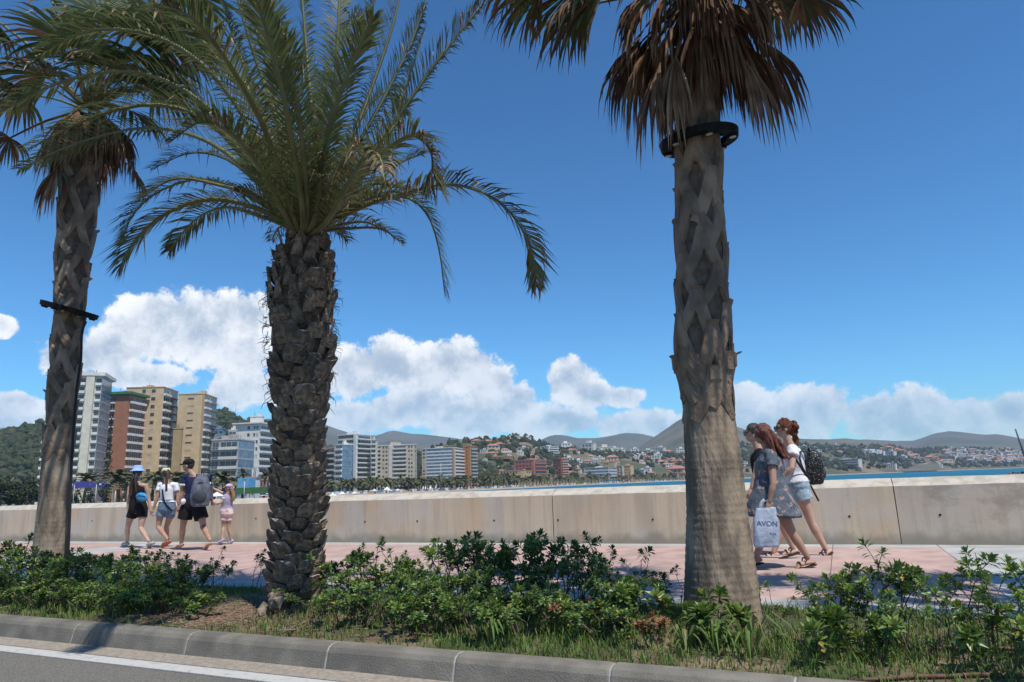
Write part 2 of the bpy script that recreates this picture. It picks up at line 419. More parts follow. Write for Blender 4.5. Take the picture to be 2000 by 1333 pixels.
# sea wall: poured panels with a whitewashed slope on top, ragged joints, tie holes
H = .94
wall = thing('sea_wall', 'long beige concrete sea wall with whitewashed sloping top along the promenade', 'wall')
wp = [(N_WALL, -.5), (N_WALL, 0), (N_WALL, .2), (N_WALL, .4), (N_WALL, .6), (N_WALL, .825), (N_WALL+.02, .838), (N_WALL+.21, H-.012), (N_WALL+.25, H), (N_WALL+.5, H-.004), (N_WALL+.52, H-.03), (N_WALL+.53, -2.6)]
crack = CRACK
joints = [crack + 5.4*k for k in range(-8, 6)]
for k, (a, c) in enumerate(zip(joints, joints[1:])):
    b = MB(); rings = []; nseg = 26
    for i in range(nseg+1):
        t = i/nseg; ring = []
        for n, z in wp:
            s = a + (c-a)*t
            if i == 0: s += .004 + .02*max(0, noise.noise(V((k, z*9, 1)))) + (.012*abs(noise.noise(V((k, z*37, 5)))))
            if i == nseg: s -= .004 + .02*max(0, noise.noise(V((k+1, z*9, 8)))) + .012*abs(noise.noise(V((k+1, z*37, 2))))
            w = .006*noise.noise(V((s*.7, z*2, 0)))
            ring.append(SN(s, n+(w if z > 0 else 0), z + (.006*noise.noise(V((s*1.4, 5, n*4))) if z > .8 else 0)))
        rings.append(ring)
    b.loft(rings, 0, False); b.build('wall_panel', m_wall, wall)
hole = MB(); hole.tube([(0, -.002, 0), (0, .004, 0)], .017, 9, 0, False); hole_me = hole.mesh('tie_hole', m_dark)
for px, py in ((500,1013),(713,1019),(815,1018),(965,1017),(1090,1016),(1275,1015),(1659,1009),(1836,1006),(180,1018),(-60,1020),(2080,1004)):
    p = on_n(px, py, N_WALL); kid('tie_hole', hole_me, wall, p - DN*.004, (0, 0, PHI))
# ------------------------------------------------------------------ sea, beach, land, hills
m_sea = mat('sea_water', (.008,.10,.165), (.012,.135,.205), .02, .55, 4, .5, .25, spec=.12)
m_sand = mat('beach_sand', (.34,.29,.23), (.27,.235,.19), .06, .95)
m_land = mat('land', (.17,.15,.11), (.1,.11,.06), .02, .95)
m_wood = mat('wooded_slope', (.028,.04,.018), (.10,.085,.05), .012, .95, 8, lo=.47, hi=.66)
m_slope = mat('dry_slope', (.07,.075,.035), (.19,.14,.095), .009, .95, 8, lo=.42, hi=.66)
m_rock = mat('bare_mountain', (.13,.115,.085), (.075,.08,.05), .006, .95, 10, lo=.4, hi=.65)
m_far = mat('far_mountain', (.05,.058,.035), (.10,.09,.06), .003, .95, 8)
m_tree = mat('tree_foliage', (.019,.031,.013), (.036,.048,.02), .15, .9, 3, rand=.2)
m_tree2 = mat('pale_tree_foliage', (.036,.044,.02), (.068,.066,.034), .2, .9, 3)

def bearing(px): d = ray(px, 946.7-(px-1000)*.0349); return math.atan2(d.x, d.y)
def interp(tab, x):
    if x <= tab[0][0]: return tab[0][1]
    for (a, p), (c, q) in zip(tab, tab[1:]):
        if x <= c: return p + (q-p)*(x-a)/(c-a)
    return tab[-1][1]
SEA = -2.0
b = MB(); vs = [(0, 0, SEA)]; NS = 96
for r in (60, 300, 1200, 3500, 7400):
    vs += [(r*math.sin(2*math.pi*j/NS), r*math.cos(2*math.pi*j/NS), SEA) for j in range(NS)]
fs = [(0, 1+(j+1) % NS, 1+j) for j in range(NS)]
for k in range(4):
    fs += [(1+k*NS+j, 1+k*NS+(j+1) % NS, 1+(k+1)*NS+(j+1) % NS, 1+(k+1)*NS+j) for j in range(NS)]
b.add(vs, fs); tag(b.build('sea', m_sea), kind='structure')
SHORE = [(-2500, 170), (-600, 150), (0, 190), (400, 260), (700, 350), (900, 440), (1050, 560), (1100, 640), (1200, 790), (1340, 980), (1460, 1120), (1604, 1280), (1700, 1480), (1780, 1750), (2000, 2400), (2300, 3300), (2700, 4200)]
def polar(px, D, z): a = bearing(px); return V((math.sin(a)*D, math.cos(a)*D, z))
def fan(name, bands, m, x0=-2300, x1=2700, n=220):
    b = MB(); vs = []; fs = []; k = len(bands)
    for i in range(n+1):
        px = x0 + (x1-x0)*i/n
        for f, z in bands: vs.append(polar(px, f(px), z))
    for i in range(n):
        for j in range(k-1): fs.append((i*k+j, (i+1)*k+j, (i+1)*k+j+1, i*k+j+1))
    b.add(vs, fs); return tag(b.build(name, m), kind='structure')
sh = lambda px: interp(SHORE, px)*(1+.012*noise.noise(V((px*.02, 0, 4))))
fan('beach', [(lambda p: sh(p)-6, -2.6), (lambda p: sh(p)+12, -1.2), (lambda p: sh(p)+58, -.62)], m_sand)
fan('land', [(lambda p: sh(p)+57, -.66), (lambda p: sh(p)+90, -.5), (lambda p: 7000, -.45)], m_land)

class Ridge:
    def __init__(s, name, sky, D0, D1, m, power=1.3, rough=.12, z0=-.6, cols=150, rows=26, freq=.012):
        s.sky, s.D0, s.D1, s.power, s.rough, s.z0, s.freq = sky, D0, D1, power, rough, z0, freq
        x0, x1 = sky[0][0], sky[-1][0]; b = MB(); vs = []; fs = []
        for i in range(cols+1):
            px = x0 + (x1-x0)*i/cols
            for j in range(rows+1): vs.append(s.point(px, j/rows))
            p = s.point(px, 1); q = p.copy(); q.x *= 1.06; q.y *= 1.06; q.z = p.z*.75; vs.append(q)
            q = p.copy(); q.x *= 1.25; q.y *= 1.25; q.z = -1; vs.append(q)
        k = rows+3
        for i in range(cols):
            for j in range(k-1): fs.append((i*k+j, (i+1)*k+j, (i+1)*k+j+1, i*k+j+1))
        b.add(vs, fs, 0, True); s.ob = tag(b.build(name, m), kind='structure')
    def d(s, px, t):
        a = s.D0(px) if callable(s.D0) else s.D0; c = s.D1(px) if callable(s.D1) else s.D1
        return a + (c-a)*t
    def point(s, px, t):
        D = s.d(px, t); D1 = s.d(px, 1); py = interp(s.sky, px); r = ray(px, py)
        z1 = CZ + D1*r.z/math.hypot(r.x, r.y)
        a = math.atan2(r.x, r.y); P = V((math.sin(a)*D, math.cos(a)*D, 0))
        nz = noise.fractal(P*s.freq, 1, 2, 5)*s.rough*(z1-s.z0)*min(1, t*3)*(.25+.75*(1-t)) + noise.noise(P*s.freq*7)*.012*(z1-s.z0)*t
        P.z = s.z0 + (z1-s.z0)*(t**s.power) + nz
        return P
    def hit(s, px, py):
        for k in range(1, 81):
            p = s.point(px, k/80); x, y = proj(p)
            if y <= py: return p, k/80
        return s.point(px, 1), 1

far = Ridge('far_mountains', [(-900,850),(-300,840),(300,830),(560,815),(610,818),(635,829),(660,838),(700,851),(735,853),(765,843),(800,848),(850,853),(900,859),(960,868),(1040,866),(1062,856),(1078,850),(1098,849),(1130,856),(1165,855),(1190,850),(1220,845),(1250,848),(1280,856),(1340,868),(1420,860),(1450,851),(1500,857),(1600,860),(1700,859),(1745,862),(1785,862),(1805,856),(1830,848),(1852,845),(1885,846),(1920,850),(1950,848),(1990,856),(2060,865),(2200,850),(2600,870)], 2600, 5200, m_far, 1.0, .22, cols=300, freq=.0016)
mid = Ridge('mountain', [(1180,895),(1240,878),(1272,857),(1300,838),(1325,821),(1352,808),(1380,810),(1410,822),(1438,835),(1480,850),(1540,855),(1600,858),(1650,856),(1700,862),(1760,872),(1830,886)], 1700, 2900, m_rock, 1.0, .14, cols=150, freq=.004)
woodL = Ridge('wooded_hill', [(-900,900),(-400,870),(-150,862),(0,848),(40,838),(80,829),(130,817),(200,803),(300,796),(400,801),(440,807),(470,819),(530,832),(580,850),(640,872),(700,905),(740,930)], 640, 900, m_wood, .9, .10, cols=160, freq=.012)
town = Ridge('town_hill', [(700,925),(790,890),(830,880),(870,868),(905,862),(935,858),(1000,853),(1030,856),(1060,866),(1085,876),(1130,880),(1200,883),(1300,886),(1345,884),(1420,872),(1480,868),(1560,872)], lambda p: sh(p)+150, lambda p: sh(p)+650, m_slope, .85, .10, cols=170, freq=.006)
coast = Ridge('coast_hill', [(1380,882),(1440,868),(1500,865),(1560,866),(1610,868),(1680,871),(1740,872),(1790,877),(1830,876),(1900,876),(1980,880),(2050,884),(2300,890)], lambda p: sh(p)+70, lambda p: sh(p)+900, m_slope, .9, .10, cols=150, freq=.005)

ICO = None
def clump(b, c, r, mi=0, rr=random, zs=1.0):
    global ICO
    if ICO is None:
        bm = bmesh.new(); bmesh.ops.create_icosphere(bm, subdivisions=1, radius=1)
        bm.verts.ensure_lookup_table(); ICO = ([v.co.copy() for v in bm.verts], [tuple(v.index for v in f.verts) for f in bm.faces]); bm.free()
    vs, fs = ICO
    b.add([c + V((p.x*r, p.y*r, p.z*r*zs))*rr.uniform(.65, 1.25) for p in vs], fs, mi, False)
def woods(name, label, rdg, x0, x1, n, size, seed, keep=lambda p, t: True, tmin=.04, tmax=1.0, nb=-.45):
    rr = random.Random(seed); b = MB(); k = 0; tries = 0
    while k < n and tries < n*6:
        tries += 1
        px = rr.uniform(x0, x1); t = rr.uniform(tmin, tmax); p = rdg.point(px, t)
        if noise.noise(p*.011) < rr.uniform(nb, .25) or not keep(px, t): continue
        r = size*rr.uniform(.6, 1.4); clump(b, p + V((0, 0, r*.5)), r, 0 if rr.random() < .75 else 1, rr, rr.uniform(.8, 1.3)); k += 1
    tag(b.build(name, [m_tree, m_tree2]), label, 'trees', kind='stuff')
woods('wooded_slope_trees', 'dark scrub and pines covering the hill behind the towers', woodL, -200, 640, 4200, 3.4, 1, tmin=0, nb=-1.2)
woods('town_slope_trees', 'trees and scrub filling the gaps between hillside houses', town, 760, 1560, 1500, 3.8, 2)
woods('coast_slope_trees', 'green belts of trees on the far coast slope', coast, 1400, 2040, 1300, 5.0, 3, lambda p, t: not (p > 1830 and .25 < t < .8) or random.random() < .2)

# ------------------------------------------------------------------ buildings
BM = {k: mat('facade_'+k, c, tuple(q*.86 for q in c), .35, .85, 5) for k, c in dict(
    cream=(.60,.57,.47), white=(.66,.65,.62), red=(.34,.155,.095), yellow=(.56,.415,.25), tan=(.38,.27,.14), grey=(.36,.36,.35), pale=(.55,.52,.47),
    pink=(.52,.29,.22), beige=(.52,.44,.34), brick=(.42,.15,.105), orange=(.50,.25,.11), blue=(.16,.26,.36), green=(.06,.17,.09), dark=(.13,.13,.13), ochre=(.55,.37,.2), terracotta=(.42,.19,.12)).items()}
m_pane = mat('window_pane', (.03,.04,.05), (.07,.085,.1), .5, .15, spec=.6)
m_bluepane = mat('blue_glazing', (.09,.15,.21), (.17,.24,.30), .35, .15, spec=.6)
m_shut = mat('shutter', (.32,.25,.18), (.45,.4,.33), .6, .7)

def face_mesh(kind, w, fh, wm, k):
    b = MB()
    if kind == 'bal':
        dp = k.get('dp', 1.3); ph = k.get('ph', 1.15)
        b.box((0, -dp, -.1), (w, .0, .12)); b.box((0, -dp-.06, -.1), (w, -dp+.08, ph)); b.box((0, -dp+.08, .12), (.1, 0, ph)); b.box((w-.1, -dp+.08, .12), (w, 0, ph))
    elif kind == 'rail':
        dp = k.get('dp', 1.2)
        b.box((0, -dp, -.1), (w, .0, .12)); b.box((0, -dp-.02, .95), (w, -dp+.05, 1.05))
        n = max(2, int(w/1.2))
        for i in range(n+1): b.box((w*i/n-.03, -dp, .12), (w*i/n+.03, -dp+.05, .95))
    elif kind == 'band':
        b.box((0, -.14, -.25), (w, .02, k.get('bh', .55)))
    return b.mesh('balcony' if kind in ('bal', 'rail') else 'floor_band', wm)
def pane_mesh(w, z0, z1, pm, fm=None, mull=0):
    b = MB(); b.box((0, -.06, z0), (w, .02, z1), 0)
    if fm:
        b.box((-.12, -.10, z0-.15), (w+.12, .01, z0), 1); b.box((-.1, -.09, z1), (w+.1, .01, z1+.1), 1)
        for i in range(mull): x = w*(i+1)/(mull+1); b.box((x-.06, -.09, z0), (x+.06, -.061, z1), 1)
    return b.mesh('window', [pm, fm or pm])

def block(name, label, xL, xM, xR, ytop, D, alpha, nf, wm, A=(), B=(), roof=None, z0=-.5, roofm=None, crown=None, base=None):
    T = at(xM, ytop, D); be = math.atan2(T.x, T.y); y = be + RAD(alpha)
    a = V((-math.cos(y), math.sin(y), 0)); bb = V((math.sin(y), math.cos(y), 0))
    if base is not None: z0 = base
    def solve(d, target):
        lo, hi = 0., 160.
        for _ in range(40):
            md = (lo+hi)/2; x = proj(T + d*md)[0]
            if abs(x-xM) < abs(target-xM): lo = md
            else: hi = md
        return lo
    la, lb = solve(a, xL), min(solve(bb, xR), 60)
    if xR <= xM: lb = 14
    h = T.z - z0; fh = h/nf; O = V((T.x, T.y, z0))
    t = thing(name, label, 'building', O)
    Mx = Matrix(((-a.x, bb.x, 0, 0), (-a.y, bb.y, 0, 0), (0, 0, 1, 0), (0, 0, 0, 1)))
    w = MB(); w.box((-la, 0, 0), (0, lb, h), 0, Mx); ob = link('wall', w.mesh('wall', BM[wm]), t)
    w = MB(); w.box((-la-.25, -.25, h), (.25, lb+.25, h+.5), 0, Mx)
    if crown: w.box((-la-1.6, -1.6, h+.5), (1.6, lb+1.6, h+crown), 0, Mx)
    rp = link('roof_parapet', w.mesh('roof_parapet', BM[roofm or wm]), t)
    r0 = random.Random(name+str(xM)); hh = h + (crown or .5)
    for _ in range(3):
        w = MB()
        u = r0.uniform(.2, .75); v = r0.uniform(.3, .7); q = min(r0.uniform(1.2, 2.6), la*.12, lb*.2)
        w.box((-la*u-q, lb*v-q, hh), (-la*u+q, lb*v+q, hh+r0.uniform(1, 2.6)), 0, Mx); link('roof_housing', w.mesh('roof_housing', BM[roof or wm]), rp)
    for _ in range(4):
        w = MB(); u = r0.uniform(.1, .9); v = r0.uniform(.2, .8); w.box((-la*u-.06, lb*v-.06, hh), (-la*u+.06, lb*v+.06, hh+r0.uniform(1.5, 3.5)), 0, Mx); link('antenna', w.mesh('antenna', BM['dark']), rp)
    for els, org, dr, ln in ((A, V((-la, 0, 0)), 0, la), (B, V((0, 0, 0)), 1, lb)):
        org = Mx @ org; dv = -a if dr == 0 else bb; rz = math.atan2(dv.y, dv.x)
        for e in els:
            u0, u1, kind = e[:3]; k = e[3] if len(e) > 3 else {}
            wd = ln*(u1-u0); em = BM[k.get('m', wm)]; f0, f1 = k.get('f', (0, nf))
            P = lambda f, dz=0: org + dv*ln*u0 + V((0, 0, f*fh+dz))
            if kind == 'pier':
                p = MB(); p.box((0, -k.get('dp', .5), f0*fh), (wd, .03, f1*fh+k.get('up', 0))); kid('pier', p.mesh('pier', em), ob, org + dv*ln*u0, (0, 0, rz)); continue
            if kind == 'win':
                n = k.get('n', 1); ww = wd/n*k.get('fill', .6); me = pane_mesh(ww, fh*.33, fh*k.get('top', .78), k.get('pane', m_pane), em, k.get('mull', 0)); me2 = pane_mesh(ww, fh*.33, fh*k.get('top', .78), m_shut, em)
                for f in range(f0, f1):
                    for i in range(n):
                        kid('window', me2 if r0.random() < .2 else me, ob, P(f) + dv*(wd/n*(i+.5)-ww/2), (0, 0, rz))
            elif kind == 'glass':
                me = pane_mesh(wd, .4, fh*.97, k.get('pane', m_pane)); ms = face_mesh('band', wd, fh, em, k)
                for f in range(f0, f1): kid('window', me, ob, P(f), (0, 0, rz)); kid('floor_band', ms, ob, P(f), (0, 0, rz))
            else:
                me = face_mesh(kind, wd, fh, em, k); wg = pane_mesh(wd*.86, .15, fh*.8, k.get('pane', m_pane), em, max(0, int(wd/3)))
                for f in range(f0, f1):
                    kid('balcony', me, ob, P(f), (0, 0, rz)); kid('window', wg, ob, P(f) + dv*wd*.07, (0, 0, rz))
    return t
W_ = dict(m='white'); 
block('apartment_tower', 'cream apartment tower with white balconies and a tall blank cream pier', 97, 200, 219, 737, 340, 14, 15, 'cream',
      [(0,.17,'bal',dict(m='white',dp=2.2)),(.2,.34,'pier',dict(m='cream')),(.38,.70,'bal',dict(m='white',dp=1.6)),(.715,.87,'pier',dict(m='cream',dp=1.5)),(.89,1,'bal',dict(m='white',dp=.7))],
      [(.0,1,'glass',dict(m='grey',bh=.45,pane=m_bluepane))], crown=2.2, roofm='white')
block('apartment_tower', 'brick red apartment tower with dark green roof parapet', 216, 253, 285, 772, 372, 30, 13, 'red',
      [(.0,.3,'bal',dict(m='white',dp=1.0,ph=.6))], [(.05,.95,'bal',dict(m='white',dp=1.4))], crown=1.9, roofm='green')
block('apartment_tower', 'ochre yellow apartment tower with window columns and white corner balconies', 248, 320.5, 348, 757, 392, 22, 14, 'yellow',
      [(.42,.52,'win',dict(m='pink',fill=.9)),(.66,.8,'win',dict(m='cream',fill=.75))], [(.0,.42,'bal',dict(m='white')),(.45,1,'rail',dict(m='grey'))], roofm='orange')
block('apartment_tower', 'plain tan yellow apartment tower with one column of slit windows', 349, 400, 424, 770, 402, 20, 14, 'yellow',
      [(.37,.6,'win',dict(fill=1,top=.5,m='tan')),(.93,1,'pier',dict(m='tan',dp=.2))], [(.02,.42,'bal',dict(m='white')),(.46,1,'rail',dict(m='grey'))])
block('apartment_annex', 'low brown block standing in for the shadow between the two yellow towers', 339, 356, 358, 838, 388, 20, 9, 'tan', [], [])  # brown box stands in for tower shadow, no real annex; name seeds roof clutter
block('apartment_block', 'grey mid-rise block with long banded balconies and a glass end', 414, 467, 497, 859, 300, 25, 6, 'grey',
      [(.02,.28,'rail',dict(m='grey')),(.3,.98,'bal',dict(m='pale',dp=1.3))], [(0,1,'glass',dict(m='grey',pane=m_bluepane))], roofm='beige')
block('apartment_block', 'small blue and white block beneath the wooded hill', 416, 436, 441, 839, 420, 20, 10, 'blue', [(.1,.5,'win',dict(m='white',fill=.9)),(.62,.95,'win',dict(m='white',fill=.9))], [])
block('apartment_block', 'white stepped apartment block with rounded balconies and roof dish', 461, 508, 541, 829, 405, 28, 10, 'white',
      [(.45,.62,'win',dict(f=(5,10))),(.72,.95,'win',dict(n=2,f=(5,10))),(0,.4,'bal',dict(f=(0,8)))], [(0,1,'bal',dict(m='white',dp=2.0))], crown=1.2)
block('apartment_block', 'white lower wing with balconies beside the stepped white block', 447, 462, 464, 841, 400, 20, 9, 'white', [(0,1,'bal',dict(m='pale'))], [])
block('roof_tower', 'white rooftop drum block with dish above the stepped block', 489, 512, 516, 814, 412, 25, 11, 'white', [], [])
block('apartment_block', 'dark block with curved black balconies beside the stubby palm trunk', 624, 654, 658, 876, 470, 20, 8, 'dark', [(0,1,'bal',dict(m='grey'))], [], roofm='pink')
block('apartment_block', 'blue glazed block with white balconies on one side', 655, 669, 689, 869, 455, 45, 9, 'white', [(.05,1,'bal',dict(m='white'))], [(0,1,'glass',dict(m='blue',bh=.35,pane=m_bluepane))])
block('apartment_block', 'tall white block with dark ribbon balconies and blank corner pier', 660, 697, 725, 849, 500, 35, 12, 'white',
      [(.02,.82,'glass',dict(m='cream',bh=1.0)),(.86,1,'pier',dict(m='white',dp=.8))], [(.03,1,'bal',dict(m='white',dp=1.4,ph=.7))])
block('apartment_block', 'narrow cream block with one stack of bowed balconies', 725, 735, 738, 860, 505, 15, 11, 'cream', [(.1,.9,'bal',dict(m='cream',dp=1.2))], [])
block('apartment_block', 'broad cream block with grid of windows and white attic', 734, 809, 814, 869, 520, 10, 11, 'beige',
      [(.0,.13,'bal',dict(m='pale')),(.16,.32,'win',dict(n=2)),(.34,.44,'pier',dict(m='pale')),(.45,.80,'bal',dict(m='pale',dp=1.0)),(.83,.97,'win',dict(n=2))], [(.2,.8,'win',{})], roofm='white')
block('apartment_block', 'glazed block with white floor bands and a beige end strip', 824, 887, 905, 875, 560, 18, 12, 'beige',
      [(.0,.12,'win',dict(n=1)),(.14,.94,'glass',dict(m='white',bh=.75,pane=m_bluepane)),(.95,1,'pier',dict(m='orange'))], [(.12,1,'bal',dict(m='white'))], roofm='white')
block('apartment_block', 'orange brown slab block beside the glazed block', 905, 918, 930, 872, 580, 35, 12, 'orange', [(.4,.6,'win',{})], [(.1,1,'bal',dict(m='grey'))])
block('apartment_block', 'brick red block with long balconies behind the beach palms', 1003, 1042, 1066, 899, 760, 25, 7, 'brick', [(.1,.9,'win',dict(n=5))], [(.1,1,'bal',dict(m='brick'))], roofm='pink')
block('apartment_block', 'tall brick red tower block with stacked corner balconies', 1079, 1096, 1109, 897, 820, 40, 10, 'brick', [(.1,.9,'win',dict(n=3))], [(.05,1,'bal',dict(m='pink'))])
block('apartment_block', 'long pale blue and white waterfront block', 1140, 1189, 1205, 913, 900, 20, 5, 'white', [(.03,.97,'glass',dict(m='white',bh=1.2,pane=m_bluepane))], [(0,1,'glass',dict(m='white',bh=1,pane=m_bluepane))])
block('apartment_block', 'ochre block with flat roof behind the blue waterfront block', 1171, 1200, 1204, 903, 960, 15, 6, 'ochre', [(.1,.95,'win',dict(n=5))], [])
block('apartment_block', 'twin ochre blocks joined by a white stair tower', 1203, 1231, 1237, 910, 920, 20, 6, 'ochre', [(.05,.4,'win',dict(n=2)),(.44,.52,'pier',dict(m='white',dp=1)),(.58,.95,'win',dict(n=3))], [])
block('arcade_building', 'long low salmon building with tiled roofs behind the palm row', 932, 1022, 1038, 919, 690, 15, 4, 'ochre', [(.05,.95,'win',dict(n=14))], [(.1,.9,'win',dict(n=3))], roofm='pink')
def hill_base(rg, x, y): p, _ = rg.hit(x, y); return p
q = hill_base(town, 1080, 892)
block('apartment_block', 'white terraced block high on the town hillside', 1055, 1072, 1090, 872, q.y, 30, 5, 'white', [(.1,.9,'win',dict(n=2))], [(.05,1,'bal',dict(m='white'))], base=q.z-2)
q = hill_base(town, 1000, 880)
block('apartment_block', 'long brown terraced building cut into the town hillside', 940, 996, 1002, 892, q.y*.9, 12, 3, 'tan', [(.03,.97,'win',dict(n=12))], [], base=q.z-14, roofm='terracotta')
q = hill_base(coast, 1655, 914)
block('hotel', 'grey concrete hotel shell with open floors on the far coast', 1632, 1676, 1683, 897, q.y, 15, 4, 'pale', [(.05,.97,'glass',dict(m='pale',bh=1.4))], [], base=q.z-1)
q = hill_base(coast, 1735, 919)
block('apartment_block', 'white seafront block with tall dark window slots', 1713, 1749, 1751, 906, q.y, 10, 3, 'white', [(.05+.115*i,.115+.115*i,'pier',dict(m='tan',dp=.3)) for i in range(8)], [], base=q.z-1)

# small houses climbing the hillsides
def house_mesh(k, wallm, roofm):
    b = MB(); r = random.Random(k); w, d, h = 5, 4, r.choice((3.2, 5.6, 6.2))
    b.box((-w, -d, -4), (w, d, h), 0)
    if k % 3:
        o = .45; b.add([(-w-o,-d-o,h),(w+o,-d-o,h),(w+o,d+o,h),(-w-o,d+o,h),(-w*.45,0,h+2),(w*.45,0,h+2)], [(0,1,5,4),(1,2,5),(2,3,4,5),(3,0,4),(3,2,1,0)], 1)
    else: b.box((-w-.2, -d-.2, h), (w+.2, d+.2, h+.5), 0); b.box((-1.5, -1, h+.5), (2, 2.5, h+2.6), 0)
    if k % 2: b.box((w, -d+1, -4), (w+3.4, d-1, h*.55), 0); b.box((w-.1, -d+.7, h*.55), (w+3.8, d-.7, h*.55+.35), 1)
    for z in ([1] if h < 4 else [.9, 3.7]):
        for x in (-3.6, -.9, 1.8): b.box((x, -d-.06, z), (x+1.5, -d+.05, z+1.4), 2)
    return b.mesh('house', [wallm, roofm, m_pane])
HV = [house_mesh(k, BM[w], BM[r]) for k, (w, r) in enumerate([('white','white'),('white','terracotta'),('pale','terracotta'),('cream','cream'),('beige','terracotta'),('white','pink'),('pale','pale'),('ochre','terracotta'),('pink','terracotta')])]
HL = ['flat white house', 'white house with red tiled roof', 'pale house with red tiled roof', 'flat cream house', 'beige house with red tiled roof', 'white house with pink roof', 'flat pale house', 'ochre house with red roof', 'pink house with red roof']
def houses(rg, lst, where, grp, seed):
    r = random.Random(seed)
    for x, y, wpx, v in lst:
        p, t = rg.hit(x, y); sc = 1.25*wpx*p.y/1333/11
        o = link('house', HV[v]); o.location = p - V((0, 0, .3*sc)); o.rotation_euler = (0, 0, -bearing(x)*1 + r.uniform(-.5, .5)); o.scale = (sc, sc*r.uniform(.8, 1.1), sc*r.uniform(.75, 1.0))
        tag(o, HL[v]+' '+where, 'house', grp+', '+HL[v])
r0 = random.Random(8)
L1 = [(930,866,14,2),(950,868,18,4),(962,878,22,4),(975,873,16,2),(985,884,14,1),(1000,858,10,0),(1012,857,12,1),(1030,861,12,0),(945,886,12,6),(960,892,16,2),(1022,884,16,6),(1035,888,12,2),(1104,876,18,0),(1120,884,12,1),(1150,872,22,6),(1180,876,26,3),(1200,878,14,6),(1215,884,10,0),(1240,878,14,0),(1265,873,16,3),(1290,874,16,6),(1305,877,14,2),(1330,880,14,0),
      (1232,891,9,0),(1245,893,8,0),(1255,891,10,0),(1285,895,14,0),(1280,900,16,6),(1312,902,12,2),(1325,905,14,8),(1300,912,14,1),(1290,907,14,2),(1265,897,10,1),(1110,905,16,0),(1128,908,15,0),(1147,905,14,2),(1195,900,20,4),(1165,906,12,6),(1320,925,26,8),(1335,926,16,8),(1262,921,12,0),(1250,926,14,6),(1060,915,14,2),(1070,922,12,4),(1125,922,14,2),(1115,928,16,4),(1270,928,12,4)]
L1 += [(r0.uniform(850, 1340), r0.uniform(880, 925), r0.uniform(6, 11), r0.randrange(9)) for _ in range(70)]
houses(town, L1, 'on the town hillside above the beach', 'houses on the town hillside', 1)
L2 = [(r0.uniform(1440, 1640), r0.uniform(872, 888), r0.uniform(5, 9), r0.choice((0,0,1,3,6))) for _ in range(26)]
L2 += [(1690+i*7, 888, 12, 0) for i in range(5)] + [(1722,880,8,7),(1735,880,12,7),(1748,882,14,4),(1760,886,12,7),(1772,888,12,4),(1738,892,14,6),(1760,899,12,0),(1785,893,12,2)]
L2 += [(r0.uniform(1760, 1860), r0.uniform(890, 915), r0.uniform(6, 10), r0.choice((2,4,6,1,7))) for _ in range(26)]
L2 += [(r0.uniform(1838, 2010), r0.uniform(879, 905), r0.uniform(5, 10), r0.choice((0,1,1,2,5,6,6))) for _ in range(95)]
L2 += [(r0.uniform(1440, 1480), r0.uniform(890, 915), r0.uniform(6, 10), r0.choice((0,1,6))) for _ in range(10)]
houses(coast, L2, 'on the far coast slope', 'houses on the far coast slope', 2)
# ------------------------------------------------------------------ palms
m_bark = mat('palm_bark', (.31,.235,.165), (.15,.115,.085), 9, .9, 9, .9, 30, stretch=(1, 1, .28), lo=.4, hi=.6, c3=(.34,.27,.20), scale3=3)
m_boot = mat('leaf_base', (.27,.195,.135), (.145,.105,.076), 7, .85, 7, .5, 30, rand=.16, stretch=(1, 1, .6))
m_inner = mat('inner_leaf_base', (.145,.105,.076), (.08,.06,.045), 12, .9, 6, .6, 40)
m_stub = mat('date_stub', (.25,.185,.13), (.10,.075,.056), 14, .9, 7, .8, 40, rand=.3, local=True)
m_cut = mat('cut_stub_end', (.50,.43,.35), (.26,.21,.165), 24, .9, 5, .5, 60, local=True)
m_fibre = mat('palm_fibre', (.115,.082,.058), (.055,.04,.03), 14, .95, 6, .6, 60)
m_frond = mat('date_leaflet', (.085,.115,.045), (.14,.165,.065), 3, .5, 3, spec=.45, trans=.32)
m_frond2 = mat('date_leaflet_yellowing', (.14,.13,.05), (.10,.11,.04), 3, .55, 3, trans=.22)
m_dry = mat('dry_leaf', (.215,.118,.066), (.12,.066,.038), 5, .8, 4, rand=.2, trans=.14)
m_dryp = mat('bleached_leaf', (.36,.27,.175), (.22,.15,.09), 5, .8, 4, trans=.14)
m_rach = mat('frond_rib', (.17,.165,.075), (.12,.12,.055), 4, .6)
m_fan = mat('fan_leaf', (.048,.076,.026), (.075,.10,.036), 4, .5, 3, spec=.45, trans=.25)
m_fan2 = mat('fan_leaf_light', (.10,.125,.045), (.075,.10,.04), 4, .5, 3, trans=.25)
m_black = mat('black_metal', (.008,.008,.008), (.014,.014,.014), 20, .75, spec=.15)
m_cable = mat('black_cable', (.02,.02,.02), rough=.7)

def spline(pts, n):
    """Catmull-Rom through pts, n samples"""
    P = [V(p) for p in pts]; P = [P[0]*2-P[1]] + P + [P[-1]*2-P[-2]]; out = []
    m = len(P)-3
    for i in range(n):
        u = i/(n-1)*m; k = min(int(u), m-1); t = u-k; a, b, c, d = P[k:k+4]
        out.append(.5*((2*b) + (c-a)*t + (2*a-5*b+4*c-d)*t*t + (3*b-a-3*c+d)*t**3))
    return out

